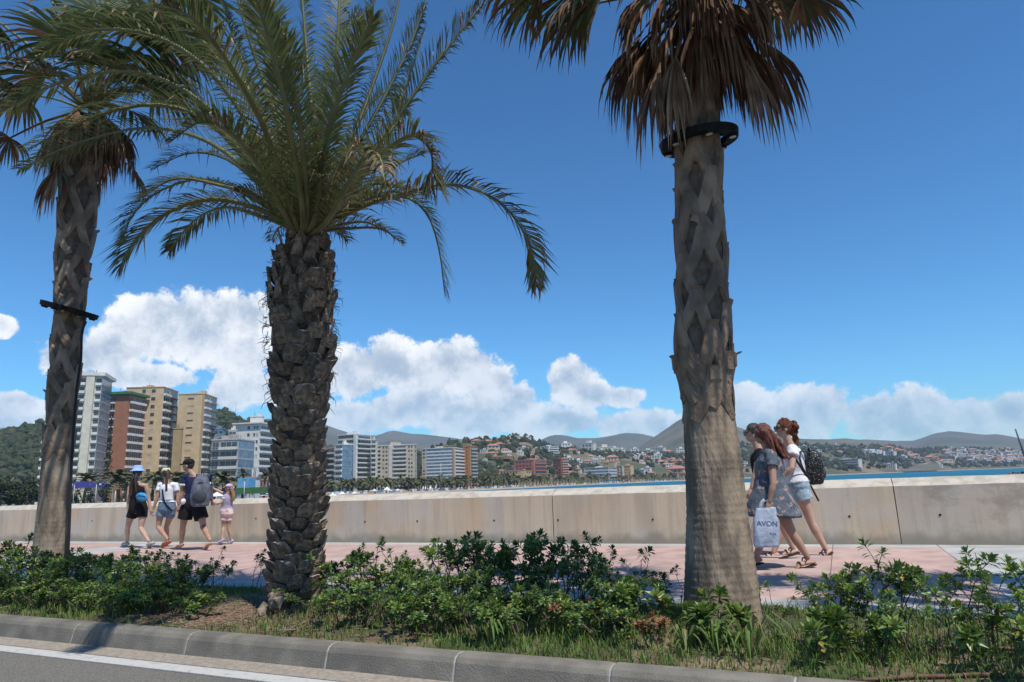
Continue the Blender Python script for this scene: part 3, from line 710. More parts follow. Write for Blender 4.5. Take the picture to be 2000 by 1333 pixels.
def date_frond(b, path, rr, leaf=.34, n=64, dry=.05, twist=0., tipdry=.2, bare=.12, vee=.5):
    """rachis with two rows of folded leaflets. materials: 0 rib, 1 green, 2 yellowing, 3 dry, 4 bleached"""
    pts = spline(path, 18); L = sum((q-p).length for p, q in zip(pts, pts[1:]))
    b.tube(pts, [.024*(1-i/17)**.7 + .004 for i in range(18)], 5, 0, ell=(1.25, .75))
    prev = None
    for i in range(n):
        u = bare + (1-bare)*(i/(n-1))**.95; k = min(int(u*17), 16); f = u*17-k
        p = pts[k].lerp(pts[k+1], f); t = (pts[k+1]-pts[k]).normalized()
        side = t.cross(V((0, 0, 1)))
        if side.length < .15: side = prev or V((1, 0, 0))
        side.normalize()
        if prev and side.dot(prev) < 0: side = -side
        prev = side
        up = side.cross(t).normalized()
        q = Quaternion(t, twist*u); sd = q @ side; upv = q @ up
        env = min(1, (u-bare)/.18+.45)*min(1, (1-u)/.3+.38)
        for sgn in (-1, 1):
            if rr.random() < .05: continue
            ln = leaf*env*rr.uniform(.8, 1.15); ang = RAD(62-34*u) + rr.uniform(-.12, .12)
            d = (t*math.cos(ang) + sd*sgn*math.sin(ang) + upv*(vee*rr.uniform(.4, 1.2))).normalized()
            w = .0088*rr.uniform(.8, 1.2)
            nrm = d.cross(upv).normalized()
            mid = p + d*ln*.5; tip = p + d*ln + V((0, 0, -ln*rr.uniform(.12, .34)))
            x = rr.random(); late = max(0, (u-(1-tipdry))/max(tipdry, .01))
            mi = 3 if x < dry + .55*late*dry*6 else (2 if x < dry*2.5+.08 else 1)
            if mi == 3 and rr.random() < .3: mi = 4
            if mi >= 3: tip = p + d*ln*.7 + V((rr.uniform(-.05, .05), rr.uniform(-.05, .05), -ln*rr.uniform(.3, .8)))
            b.add([p - nrm*w*.5, p + nrm*w*.5, mid + nrm*w, mid - nrm*w, tip], [(0,1,2,3),(3,2,4)], mi)

def fan_leaf(b, o, hub, R, rr, face=None, A=2.0, n=34, droop=.5, dry=0., fold=1., pet=True, tipdry=.5):
    """petiole from o to hub, then a pleated fan. materials: 0 rib, 1 green, 2 light green, 3 dry, 4 bleached"""
    o, hub = V(o), V(hub)
    f = (hub-o).normalized()
    if pet:
        mid = (o+hub)/2 + V((0, 0, .06*(hub-o).length)); pp = spline([o, mid, hub], 7)
        b.tube(pp, [.03, .024, .02, .017, .015, .013, .011], 5, 0 if dry < .6 else 3, ell=(1.4, .6))
        f = (pp[-1]-pp[-2]).normalized()
    side = f.cross(V((0, 0, 1)))
    if side.length < .1: side = V((rr.uniform(-1, 1), rr.uniform(-1, 1), 0))
    side.normalize()
    if face: side = Quaternion(f, face) @ side
    up = side.cross(f).normalized()
    st = [0, .22, .45, .62, .8, 1.0]
    for k in range(n):
        a = -A + 2*A*k/(n-1) + rr.uniform(-.02, .02); a *= fold
        d0 = (f*math.cos(a) + side*math.sin(a)).normalized()
        ln = R*(1-.22*(abs(a)/max(A*fold, .1))**2)*rr.uniform(.86, 1.08)
        drp = droop*rr.uniform(.7, 1.35); pts = []; p = hub.copy(); d = d0.copy()
        for i in range(1, len(st)):
            seg = (st[i]-st[i-1])*ln; t = st[i]
            d = (d + V((0, 0, -1))*drp*(.12 + 1.3*max(0, t-.4)) + V((rr.uniform(-1, 1), rr.uniform(-1, 1), rr.uniform(-1, 1)))*.05*(1+2*dry)*t).normalized()
            p = p + d*seg; pts.append(p.copy())
        lat = (side*math.cos(a) - f*math.sin(a)).normalized()
        da = 2*A*fold/(n-1)
        isdry = rr.random() < dry; base_m = (3 if rr.random() < .82 else 4) if isdry else (1 if rr.random() < .8 else 2)
        wmax = max(R*.45*da*.55, .012); vs = [hub - lat*.004, hub + lat*.004]; zz = up*(.018 if k % 2 else -.018)
        for i, q in enumerate(pts):
            w = wmax*(.5, 1, .85, .5, .04)[i]
            vs += [q - lat*w + zz*(.6, 1, .7, .3, 0)[i]*.6, q + lat*w - zz*(.6, 1, .7, .3, 0)[i]*.6]
        for i in range(5):
            m_ = base_m
            if not isdry and i == 4 and rr.random() < tipdry: m_ = 3 if rr.random() < .7 else 4
            if not isdry and i == 3 and rr.random() < tipdry*.4: m_ = 3
            b.add([vs[2*i], vs[2*i+1], vs[2*i+3], vs[2*i+2]], [(0,1,3,2)] if False else [(0,1,2,3)], m_)
FANM = [m_rach, m_fan, m_fan2, m_dry, m_dryp]; DATM = [m_rach, m_frond, m_frond2, m_dry, m_dryp]

def trunk_curve(rows, Y):
    """photo outline rows (y, xleft, xright) -> list of (centre, radius)"""
    out = []
    for y, a, c in rows:
        p, q = at(a, y, Y), at(c, y, Y); out.append(((p+q)/2, (q-p).length/2))
    return out
def sample_trunk(tab, z):
    for (c0, r0), (c1, r1) in zip(tab, tab[1:]):
        if c0.z <= z <= c1.z or (c1 is tab[-1][0]) or z < c0.z:
            t = (z-c0.z)/(c1.z-c0.z); return c0.lerp(c1, t), r0+(r1-r0)*t
def ringed_trunk(name, tab, z0, z1, m, parent, rings=True, nseg=44, dz=.018):
    b = MB(); R_ = []; n = int((z1-z0)/dz)
    for i in range(n+1):
        z = z0 + (z1-z0)*i/n; c, r = sample_trunk(tab, z); ring = []
        for j in range(nseg):
            a = 2*math.pi*j/nseg; d = V((math.cos(a), math.sin(a), 0))
            w = 1
            if rings:
                w += .018*math.sin(z*120 + 2*noise.noise(V((a*1.2, z*3, 1)))) * (.5+noise.noise(V((z*6, 2, 2))))
                w += .02*noise.noise(V((math.cos(a)*9, math.sin(a)*9, z*1.2))) + .03*noise.noise(V((math.cos(a)*1.5, math.sin(a)*1.5, z*.8)))
                w -= .02*max(0, noise.noise(V((math.cos(a)*22, math.sin(a)*22, z*1.5))))
            ring.append(V((c.x, c.y, z)) + d*r*w)
        R_.append(ring)
    b.loft(R_, 0, True); return b.build(name, m, parent)

def boot(tab, z, a, rr, size=1.0):
    """split leaf base: a stub that forks into two straps running down round the trunk"""
    b = MB()
    for sgn in (-1, 1):
        rows = []; n = 7; ln = .40*size*rr.uniform(.85, 1.1); sw = rr.uniform(.72, .95)*sgn
        for i in range(n):
            t = i/(n-1); zz = z - ln*t; c, r = sample_trunk(tab, max(zz, .05)); aa = a + sw*t*(.4+.6*t)*.19/max(r, .1)
            lift = .016*(1-t)**1.5 + .018; w = (.053 - .008*t)*size
            row = []
            for k, (u, h) in enumerate(((-1, -.012), (-.8, .5), (0, 1), (.8, .5), (1, -.012))):
                ang = aa + u*w/r; h2 = lift*(.35+.65*h) if h > 0 else -.012
                row.append(V((c.x + math.cos(ang)*(r+h2), c.y + math.sin(ang)*(r+h2), zz + u*sgn*.028*size)))
            rows.append(row)
        vs = [p for r_ in rows for p in r_]; fs = [(i*5+k, i*5+k+1, (i+1)*5+k+1, (i+1)*5+k) for i in range(n-1) for k in range(4)]
        fs.append((0,1,2,3,4)); fs.append(tuple((n-1)*5+k for k in (4,3,2,1,0)))
        b.add(vs, fs, 0, False)
    c, r = sample_trunk(tab, z); w = .045*size; ou = rr.uniform(.0, .022) + (.03 if rr.random() < .12 else 0); hh = rr.uniform(.015, .05)*size
    pr = []
    for zz, rad, ww in ((z-.09, r+.012, w*1.15), (z, r+.016, w), (z+hh, r+.016+ou, w*.8)):
        pr.append([V((c.x+math.cos(a+u*ww/r)*(rad+h), c.y+math.sin(a+u*ww/r)*(rad+h), zz)) for u, h in ((-1, -.012), (1, -.012), (.8, .012), (-.8, .012))])
    b.loft(pr, 0, False); return b
def ring_lamp(name, label, c, R_in, R_out, h, normal, grp):
    """flat black collar with bolts hung round a trunk"""
    t = thing(name, label, 'light ring', c, grp)
    q = V((0, 0, 1)).rotation_difference(V(normal).normalized()); b = MB(); n = 40; rings = []
    for j in range(n):
        a = 2*math.pi*j/n; d = V((math.cos(a), math.sin(a), 0))
        rings.append([q @ (d*R_in+V((0,0,-h))), q @ (d*R_out+V((0,0,-h))), q @ (d*(R_out+.008)+V((0,0,h))), q @ (d*R_in+V((0,0,h)))])
    vs = [p for r in rings for p in r]; fs = []
    for j in range(n):
        k = (j+1) % n
        for i in range(4): fs.append((j*4+i, k*4+i, k*4+(i+1) % 4, j*4+(i+1) % 4))
    b.add(vs, fs); co = link('collar', b.mesh('collar', m_black), t)
    lam = MB(); lam.tube([(0,0,-h-.02), (0,0,-h+.004)], [.035, .045], 10, 0, False); lam.tube([(0,0,-h-.024),(0,0,-h-.019)], .028, 10, 1, False); lm = lam.mesh('lamp_head', [m_black, mat('lamp_lens', (.5,.5,.47), rough=.2)])
    bk = MB(); bk.box((-.02,-.02,-.012), (.02,.06,.012)); bkm = bk.mesh('bracket', m_black)
    for k in range(6):
        a = math.pi/6 + k*math.pi/3; d = V((math.cos(a), math.sin(a), 0)); o = kid('lamp_head', lm, co, q @ (d*(R_in+R_out)/2)); o.rotation_euler = q.to_euler()
        o = kid('bracket', bkm, co, q @ (d*(R_in-.03))); o.rotation_euler = (q @ Quaternion((0,0,1), a-math.pi/2)).to_euler()
    return t

# --- right fan palm
YR = 5.24
tabR = trunk_curve([(1235,1333,1494),(1220,1335,1489),(1160,1338,1482),(1105,1340,1474),(1000,1343,1458),(900,1339,1447),(800,1335,1431),(750,1332,1426),(700,1318,1430),(660,1316,1428),(600,1321,1424),(500,1319,1419),(400,1320,1411),(300,1319,1408),(200,1322,1400),(100,1328,1396),(0,1335,1392)], YR)
def fan_palm(label, tab, zsplit, ztop, boots, seed, group=None, bootsize=1.0):
    rr = random.Random(seed); base = sample_trunk(tab, 0)[0]; base.z = 0
    t = thing('fan_palm', label, 'palm tree', base, group)
    ringed_trunk('trunk', tab, -.08, zsplit+.05, m_bark, t)
    ut = ringed_trunk('upper_trunk', [(c, r*.845) for c, r in tab], zsplit-.1, ztop, m_inner, t, rings=True, dz=.03)
    for k in range(boots):
        z = zsplit + .22 + (ztop-zsplit-.3)*k/boots; a = k*2.39996 + rr.uniform(-.12, .12)
        boot([(c, r*.92) for c, r in tab], z, a, rr, bootsize*rr.uniform(.9, 1.1)).build('leaf_base', m_boot, ut)
    for k in range(8):                                    # the lowest bases fray over the smooth bark
        boot([(c, r*.985) for c, r in tab], zsplit + rr.uniform(.02, .2), k*.785 + rr.uniform(-.2, .2), rr, bootsize*rr.uniform(.75, 1.05)).build('leaf_base', m_boot, ut)
    return t, rr
zs = at(1385, 735, YR).z; zt = at(1362, 40, YR).z
palmR, rr = fan_palm('stout fan palm with smooth flared foot and criss-cross leaf bases, brown skirt above', tabR, zs, zt, 46, 3)
def fan_part(t, o, hub, R, rr, **k):
    b = MB(); fan_leaf(b, o, hub, R, rr, **k); return b.build('fan_leaf', FANM, t)
def skirt(t, hub0, n, rr, zdrop, rad, R):
    """dead leaves hanging against the trunk"""
    for k in range(n):
        a = 2*math.pi*k/n + rr.uniform(-.25, .25); d = V((math.cos(a), math.sin(a), 0))
        o = hub0 + d*.1; hub = hub0 + d*rad*rr.uniform(.7, 1.15) + V((0, 0, -zdrop*rr.uniform(.5, 1.1)))
        b = MB(); fan_leaf(b, o, hub, R*rr.uniform(.8, 1.15), rr, A=1.5, n=26, droop=1.6, dry=1.0, fold=.38, tipdry=1, face=rr.uniform(-.6, .6)); b.build('dead_leaf', FANM, t)
def crown(t, hub0, specs, rr, Y):
    for (hx, hy, dy, R, dry, droop, A) in specs:
        hub = at(hx, hy, Y+dy); fan_part(t, hub0 + (hub-hub0).normalized()*.08, hub, R, rr, A=A, droop=droop, dry=dry, n=36)
hubR = at(1362, 20, YR); hubR.z += .12
skirt(palmR, hubR, 17, rr, .42, .30, .92)
for hx, hy, dy, R_ in ((1270,95,-.1,.95),(1290,120,-.25,1.0),(1255,80,.15,.9),(1465,95,-.15,.95),(1485,80,.1,.9),(1450,110,-.3,.95),(1320,110,-.35,.9)):
    b = MB(); fan_leaf(b, hubR, at(hx, hy, YR+dy), R_, rr, A=1.4, n=26, droop=1.5, dry=1.0, fold=.34, tipdry=1, face=rr.uniform(-.5, .5)); b.build('dead_leaf', FANM, palmR)
skirt(palmR, hubR + V((0, 0, .1)), 14, rr, .22, .42, .82)
crown(palmR, hubR, [(1315,-30,-.6,.62,.35,.9,1.6),(1150,10,-.15,.74,.3,.95,1.7),(1120,-15,.2,.78,.35,.9,1.8),(1180,-20,-.35,.72,.45,.95,1.7),(1060,-25,-.1,.72,.5,.9,1.6),(1010,-50,.1,.6,.6,.9,1.5),(1520,-10,.1,.66,.4,.95,1.8),(1565,-15,-.15,.62,.45,.85,1.7),(1500,-30,.35,.7,.3,.9,1.7),(1470,-50,.5,.6,.1,.6,2.0),
     (1300,-150,.5,.75,.05,.4,2.1),(1420,-160,.4,.75,.05,.4,2.1),(1200,-160,.1,.75,.05,.45,2.1),(1530,-150,-.1,.75,.05,.45,2.1),(1360,-120,-.9,.7,.05,.5,2.0),(1250,-130,-.8,.7,.1,.5,2.0),(1480,-120,-.7,.7,.1,.5,2.0),(1360,-300,-.3,.8,0,.3,2.2),(1280,-320,.2,.8,0,.3,2.2),(1450,-320,.2,.8,0,.3,2.2),(1120,-220,.5,.75,0,.4,2.1),(1600,-210,.4,.75,0,.4,2.1),(1500,-230,-1.1,.9,.1,.5,2.0),(1600,-230,-.8,.9,.1,.5,2.0),(1650,-190,-.4,.85,.1,.5,1.9),(1400,-230,-1.3,.9,.1,.5,2.0),(1560,-220,-1.0,.9,0,.5,2.1),(1360,-60,1.0,.7,.2,.5,2.0),(1260,-40,.8,.65,.3,.6,1.9)], rr, YR)
cR = at(1365, 276, YR); ring_lamp('trunk_ring', 'black metal light ring tilted round the stout fan palm trunk', cR, .225, .315, .028, (-.10, -.12, 1), 'light rings on palm trunks')

# --- left fan palm
YL = 8.43
tabL = trunk_curve([(1150,62,130),(1100,67,129),(1000,78,134),(900,86,138),(860,90,140),(800,96,146),(745,97,152),(640,107,160),(560,112,166),(482,112,178),(400,120,188),(340,124,192),(250,134,198),(150,140,200)], YL)
zsL = at(115, 858, YL).z; ztL = at(168, 240, YL).z
palmL, rr = fan_palm('slim leaning fan palm with a cable down its trunk beside the walking family', tabL, zsL, ztL, 46, 11, bootsize=.95)
hubL = at(172, 215, YL)
skirt(palmL, hubL, 13, rr, .25, .30, .95)
crown(palmL, hubL, [(110,330,-.3,.75,.95,1.5,1.2),(262,330,.2,.52,.95,1.1,1.9),(20,270,.1,.55,.95,1.2,1.9),(45,185,-.2,.85,.4,.8,1.8),(90,150,-.5,.9,.5,.8,1.8),(250,215,-.4,.8,.5,.8,1.8),(300,170,.2,.85,.3,.7,1.9),(215,130,-.7,.9,.3,.6,1.9),(140,90,-.8,.95,.1,.5,2.0),(40,90,.3,.95,.1,.5,2.0),(300,70,-.2,.95,.1,.5,2.0),(200,30,.4,1.0,0,.4,2.1),(100,0,.2,1.0,0,.4,2.1),(280,-10,.5,1.0,0,.4,2.1),(180,-60,-.5,1.0,0,.3,2.2),(-20,30,-.3,.95,0,.5,2.0),(-40,120,.2,.9,.2,.7,1.9),(360,110,.4,.85,.2,.6,2.0),(170,120,.9,.9,.1,.5,2.0),(270,120,-1.0,1.0,.1,.6,2.0),(320,60,-1.3,1.0,.1,.5,2.0),(240,60,-1.5,1.0,.1,.5,2.0),(300,170,-.7,.9,.3,.8,1.9),(350,-20,-.9,1.0,0,.4,2.1)], rr, YL)
cL = at(136, 606, YL); ring_lamp('trunk_ring', 'black metal light ring hanging askew on the slim leaning palm trunk', cL, .21, .325, .03, (.30, -.05, 1), 'light rings on palm trunks')
b = MB(); cp = [at(x, y, YL-.16) for x, y in ((168,628),(160,650),(158,700),(150,760),(144,830),(140,900),(137,980),(134,1060),(131,1110),(129,1160))]
b.tube(spline(cp, 30), .017, 6); tag(b.build('cable', m_cable), 'black cable hanging down the slim palm trunk from its ring', 'cable')

# --- date palm
YD = 6.79
tabD = trunk_curve([(1195,512,640),(1150,520,628),(1060,530,632),(960,532,634),(880,535,630),(800,534,634),(720,530,648),(660,522,655),(600,520,654),(540,530,652),(490,545,642),(450,560,628),(420,568,622)], YD)
baseD = sample_trunk(tabD, 0)[0]; baseD.z = 0
palmD = thing('date_palm', 'thick date palm with shaggy stub-covered trunk and arching feather fronds', 'palm tree', baseD)
rr = random.Random(21)
trD = ringed_trunk('trunk', [(c, r*.80) for c, r in tabD], -.06, at(590, 425, YD).z, m_fibre, palmD, dz=.04)
def stub_mesh(k):
    r = random.Random(k); b = MB(); rings = []
    w, d, h = .125, .085, .17*r.uniform(.8, 1.2)
    for t, (ww, dd, oy) in ((0, (.85, .8, 0)), (.35, (1.05, 1, -.035)), (.75, (.92, .8, -.075)), (1, (.74, .5, -.10))):
        rings.append([V((x*w*ww*r.uniform(.9, 1.1), oy + y*d*dd*r.uniform(.9, 1.1), -.06+h*t*r.uniform(.92, 1.08))) for x, y in ((-1,.5),(-.85,-.2),(-.35,-.52),(.35,-.52),(.85,-.2),(1,.5))])
    o = 0; b.loft(rings, 0, False, caps=False)
    top = rings[-1]; b.add(top, [(0,1,2,3,4,5)], 1)
    return b.mesh('trunk_stub', [m_stub, m_cut])
SM = [stub_mesh(k) for k in range(7)]
def spike_mesh(k):
    r = random.Random(50+k); b = MB(); h = r.uniform(.16, .30); w = .06; rings = []
    for t, s in ((0, 1.1), (.5, .9), (1, .5)):
        rings.append([V((x*w*s, -.02-.06*t + y*.035*s, h*t)) for x, y in ((-1,.4),(-.6,-.6),(.6,-.6),(1,.4))])
    b.loft(rings, 0, False); return b.mesh('trunk_stub', [m_stub])
SP = [spike_mesh(k) for k in range(4)]
z, k = .06, 0
ztopD = at(590, 455, YD).z
while z < ztopD:
    c, r = sample_trunk(tabD, z); a = k*2.39996 + rr.uniform(-.1, .1); upper = z > 2.35
    q = math.degrees(0)
    dirv = V((math.cos(a), math.sin(a), 0)); rz = math.atan2(dirv.y, dirv.x) + math.pi/2
    me = SP[rr.randrange(4)] if upper and rr.random() < .75 else SM[rr.randrange(7)]
    sc = rr.uniform(.72, 1.12)*(r/.30)**.5*.9
    o = kid('trunk_stub', me, trD, V((c.x, c.y, z)) + dirv*(r*.80-.01) - baseD, (rr.uniform(-.12, .12) - (.1 if upper else 0), rr.uniform(-.2, .2), rz), (sc, sc, sc*rr.uniform(.85, 1.15)))
    z += .0155; k += 1
# loose fibre hanging from the upper trunk
b = MB()
for _ in range(420):
    z = rr.uniform(1.9, ztopD); c, r = sample_trunk(tabD, z); a = rr.uniform(0, 6.283); d = V((math.cos(a), math.sin(a), 0)); p = V((c.x, c.y, z)) + d*(r*.95); tn = V((-d.y, d.x, 0))
    q = p + tn*rr.uniform(-.16, .16) + d*rr.uniform(.02, .09) + V((0, 0, rr.uniform(-.16, .06))); m_ = (p+q)/2 + d*rr.uniform(.01, .05)
    b.tube([p, m_, q], [.004, .003, .0015], 3, 0 if rr.random() < .7 else 1)
o = b.build('trunk_fibre', [m_fibre, m_cut], palmD); o['kind'] = 'stuff'
hubD = at(592, 440, YD)
def dfr(pix, leaf=.34, n=70, **k):
    """frond along photo pixels with depth offsets"""
    b = MB(); P = [hubD + V((0, 0, -.15)) + ((at(pix[0][0], pix[0][1], YD+pix[0][2])-hubD)*.25)] + [at(x, y, YD+d) for x, y, d in pix]
    date_frond(b, P, rr, leaf, n, **k); b.build('frond', DATM, palmD)
F = [
 [(640,440,-.1),(720,400,-.3),(800,375,-.5),(880,360,-.6),(960,385,-.7),(1015,440,-.7),(1040,500,-.65),(1048,558,-.6)],
 [(645,430,.1),(720,395,.3),(790,385,.5),(835,420,.6),(858,490,.65),(868,572,.65)],
 [(640,420,0),(710,320,0),(780,225,-.1),(850,125,-.2),(905,55,-.2),(940,10,-.2)],
 [(640,425,-.3),(700,350,-.8),(760,290,-1.1),(805,265,-1.3),(838,290,-1.4),(845,330,-1.4),(828,360,-1.35)],
 [(625,420,0),(680,290,.1),(730,160,.2),(770,40,.2),(790,-60,.2)],
 [(610,415,-.2),(640,280,-.4),(655,150,-.6),(662,20,-.7),(664,-80,-.7)],
 [(600,410,.2),(610,260,.4),(600,120,.5),(590,0,.5),(585,-90,.5)],
 [(590,415,-.2),(570,270,-.4),(545,130,-.5),(530,0,-.6),(520,-80,-.6)],
 [(575,420,0),(530,290,0),(490,170,.1),(455,70,.1),(430,0,.1)],
 [(570,430,.2),(500,340,.4),(420,250,.6),(340,190,.7),(250,170,.7),(170,190,.7)],
 [(560,435,-.1),(480,400,-.3),(400,390,-.4),(320,420,-.5),(265,470,-.5),(235,520,-.5)],
 [(560,430,.2),(470,375,.5),(390,350,.7),(310,375,.8),(260,420,.8),(240,470,.8)],
 [(565,425,-.2),(490,320,-.6),(400,235,-.9),(300,205,-1.1),(180,230,-1.2),(60,290,-1.2)],
 [(570,420,-.1),(500,270,-.3),(410,140,-.6),(300,70,-.8),(180,60,-.9),(90,100,-.9)],
 [(575,415,.3),(520,240,.7),(440,110,1.0),(350,40,1.2),(240,20,1.3),(130,50,1.3)],
 [(650,425,.4),(720,330,.9),(770,240,1.3),(800,150,1.5),(830,60,1.6)],
 [(560,425,-.4),(510,330,-1.0),(450,260,-1.5),(390,240,-1.8),(330,280,-2.0)],
 [(640,430,-.4),(680,360,-1.0),(710,310,-1.5),(735,300,-1.8),(750,330,-2.0)],
 [(600,410,-.5),(590,280,-1.2),(570,150,-1.7),(540,60,-2.0)],
 [(620,410,-.5),(640,260,-1.1),(690,120,-1.5),(730,30,-1.8)],
 [(590,420,.5),(560,300,1.3),(520,200,1.9),(470,150,2.3)],
 [(630,420,.5),(670,300,1.3),(720,210,1.9),(760,180,2.3),(790,220,2.5)],
 [(555,440,.1),(500,420,.3),(440,405,.5),(380,430,.7),(330,490,.8)],
 [(570,400,0),(545,230,.2),(500,60,.3),(440,-60,.3)],
 [(615,400,.1),(650,220,.2),(710,60,.2),(760,-70,.2)],
 [(565,430,.3),(505,360,.7),(440,310,1.0),(370,300,1.2),(300,330,1.3)],
 [(655,430,.2),(720,370,.4),(780,320,.6),(830,300,.7)],
 [(560,425,0),(480,330,.1),(390,270,.2),(280,250,.3),(150,280,.3),(40,330,.3)],
 [(565,420,-.2),(480,290,-.4),(380,190,-.6),(260,140,-.7),(120,160,-.7),(0,220,-.7)],
 [(572,415,.1),(515,250,.1),(430,120,.2),(330,20,.2),(220,-30,.2)],
 [(580,410,.1),(545,250,.1),(500,120,.1),(470,20,0),(450,-60,0)],
 [(605,405,.3),(625,260,.5),(640,130,.6),(700,20,.7)],
 [(635,415,.2),(690,300,.2),(745,200,.2),(800,90,.2),(830,10,.2)],
 [(570,410,-.5),(520,260,-1.3),(450,130,-2.0),(380,40,-2.5),(320,10,-2.8)],
 [(590,400,-.6),(560,220,-1.5),(520,60,-2.2),(480,-60,-2.7)],
 [(560,430,.1),(500,385,.1),(420,360,.1),(340,350,.1),(270,390,.1)],
]
for i, f in enumerate(F): dfr(f, leaf=.37 if i in (10, 11, 12, 13, 14, 9) else .34, n=124, dry=(.16 if i in (0, 2, 3, 17) else .05), tipdry=.35 if i in (2, 3, 12) else .15, twist=rr.uniform(-.5, .5), vee=rr.uniform(.2, .6))
# short inner leaves and flower stalks in the heart of the crown
for k in range(26):
    a = rr.uniform(0, 6.283); e = rr.uniform(.15, 1.2); ln = rr.uniform(.7, 1.5); d = V((math.cos(a)*math.cos(e), math.sin(a)*math.cos(e), math.sin(e)))
    p0 = hubD + V((0, 0, -.1)); b = MB(); date_frond(b, [p0, p0 + d*ln*.4, p0 + d*ln*.75 + V((0, 0, -.04*ln)), p0 + d*ln + V((0, 0, -.2*ln))], rr, .22, 34, dry=.15, bare=.1, vee=.5); b.build('frond', DATM, palmD)
# the next palm of the row stands outside the frame and throws the shade on the right of the promenade
pn = copy_tree(palmR); pn['label'] = 'fan palm of the same row, standing out past the striding women'; pn.location = SN(sn(palmR.location)[0]+4.75, 5.36); pn.rotation_euler = (0, 0, 2.1)
pn['_o'] = None if False else list(pn.location)
# ------------------------------------------------------------------ shrubs, grass and litter of the bed
m_stem = mat('shrub_stem', (.085,.065,.045), (.15,.125,.095), 30, .9, 4, .3, 90)
m_leaf = mat('shrub_leaf', (.055,.12,.028), (.092,.165,.04), 9, .38, 3, spec=.5, trans=.2)
m_leaf2 = mat('shrub_leaf_young', (.20,.27,.05), (.13,.21,.045), 9, .4, 3, spec=.5, trans=.28)
m_leaf3 = mat('shrub_leaf_yellow', (.42,.30,.045), (.30,.24,.05), 9, .5, 3, trans=.25)
m_leaf4 = mat('shrub_leaf_dead', (.30,.155,.075), (.20,.10,.05), 9, .8, 3, trans=.15)
LEAFM = [m_stem, m_leaf, m_leaf2, m_leaf3, m_leaf4]

def leaf(b, p, d, ln, w, rr, mi, up=V((0, 0, 1))):
    d = d.normalized(); s = d.cross(up)
    if s.length < .1: s = V((1, 0, 0))
    s.normalize(); n = s.cross(d).normalized(); k = rr.uniform(.08, .22)*ln
    m = p + d*ln*.62 - n*w*.25
    b.add([p, p + d*ln*.62 - s*w + n*w*.1, p + d*ln*.62 + s*w + n*w*.1, p + d*ln - n*k, m], [(0,4,1),(0,2,4),(4,3,1),(4,2,3)], mi, False)
def rosette(b, p, d, rr, size, young, dead=0):
    """whorl of blunt leaves at a twig end"""
    d = d.normalized(); a0 = rr.uniform(0, 6.28); t1 = d.cross(V((.3, .9, .2))).normalized(); t2 = d.cross(t1)
    n = rr.randint(12, 18)
    for k in range(n):
        u = k/n; a = a0 + k*2.39996; tilt = .25 + 1.25*u + rr.uniform(-.15, .15)
        dr = d*math.cos(tilt) + (t1*math.cos(a) + t2*math.sin(a))*math.sin(tilt)
        x = rr.random(); mi = 4 if dead else (2 if x < young*(1.4-u) else 1)
        if not dead and x > .975: mi = 3
        leaf(b, p - d*.05*u, dr, size*rr.uniform(.75, 1.15)*(.65+.5*u), size*.17, rr, mi, up=d)
    for k in range(rr.randint(2, 5)):                                   # a few leaves down the twig
        a = rr.uniform(0, 6.28); dr = (t1*math.cos(a) + t2*math.sin(a)) + d*.3 - V((0, 0, .2))
        leaf(b, p - d*rr.uniform(.06, .16), dr, size*rr.uniform(.8, 1.1), size*.18, rr, 4 if dead else (3 if rr.random() < .07 else 1), up=d)
def shrub_meshes(seed, h, spread, nst, young, bare=.35, size=.075, dead=0., thin=0):
    rr = random.Random(seed); st = MB(); fo = MB()
    def grow(p, d, ln, r, depth):
        pts = [p]; q = p.copy(); dd = d.copy()
        for i in range(3):
            dd = (dd + V((rr.uniform(-1, 1), rr.uniform(-1, 1), rr.uniform(-.2, .6)))*.16).normalized(); q = q + dd*ln/3; pts.append(q.copy())
        st.tube(pts, [r, r*.9, r*.8, r*.68], 5 if depth else 6)
        if depth == 2 or (depth == 1 and rr.random() < .25):
            if rr.random() < .94: rosette(fo, q, dd, rr, size*rr.uniform(.85, 1.15), young, rr.random() < dead)
            return
        for _ in range(rr.choice((1, 2, 2, 3) if thin else (2, 2, 3, 3))):
            a = rr.uniform(0, 6.28); nd = (dd + V((math.cos(a), math.sin(a), rr.uniform(-.1, .4)))*rr.uniform(.4, .85)).normalized()
            grow(q, nd, ln*rr.uniform(.45, .75), r*.66, depth+1)
        if rr.random() < (.1 if thin else .3): rosette(fo, pts[2], (dd+V((rr.uniform(-1,1), rr.uniform(-1,1), .5))), rr, size*.9, young*.6)
    for k in range(nst):
        a = 2*math.pi*k/nst + rr.uniform(-.5, .5); le = rr.uniform(.15, spread)
        d = V((math.cos(a)*le, math.sin(a)*le, 1)).normalized()
        grow(V((math.cos(a)*.05, math.sin(a)*.05, -.02)), d, h*bare*rr.uniform(.8, 1.25), .009, 0)
    zmax = max(p.z for p in fo.v); f = h/zmax
    for b in (st, fo): b.v = [V((p.x*f, p.y*f, p.z*f)) for p in b.v]
    return st.mesh('stems', LEAFM), fo.mesh('foliage', LEAFM)
SH = {'hedge': [shrub_meshes(200+k, .6, .85, 6, .5, .48, .085) for k in range(5)], 'dense': [shrub_meshes(100+k, .6, .7, 4, .55, .6, .09) for k in range(5)], 'dark': [shrub_meshes(120+k, .7, .5, 5, .08, .55, .085) for k in range(3)],
      'leggy': [shrub_meshes(140+k, .6, .45, 2, .6, .75, .10, thin=1) for k in range(5)], 'bright': [shrub_meshes(160+k, .42, .7, 3, .75, .45, .10) for k in range(4)], 'dry': [shrub_meshes(180, .42, .6, 3, .1, .5, .08, .9)]}
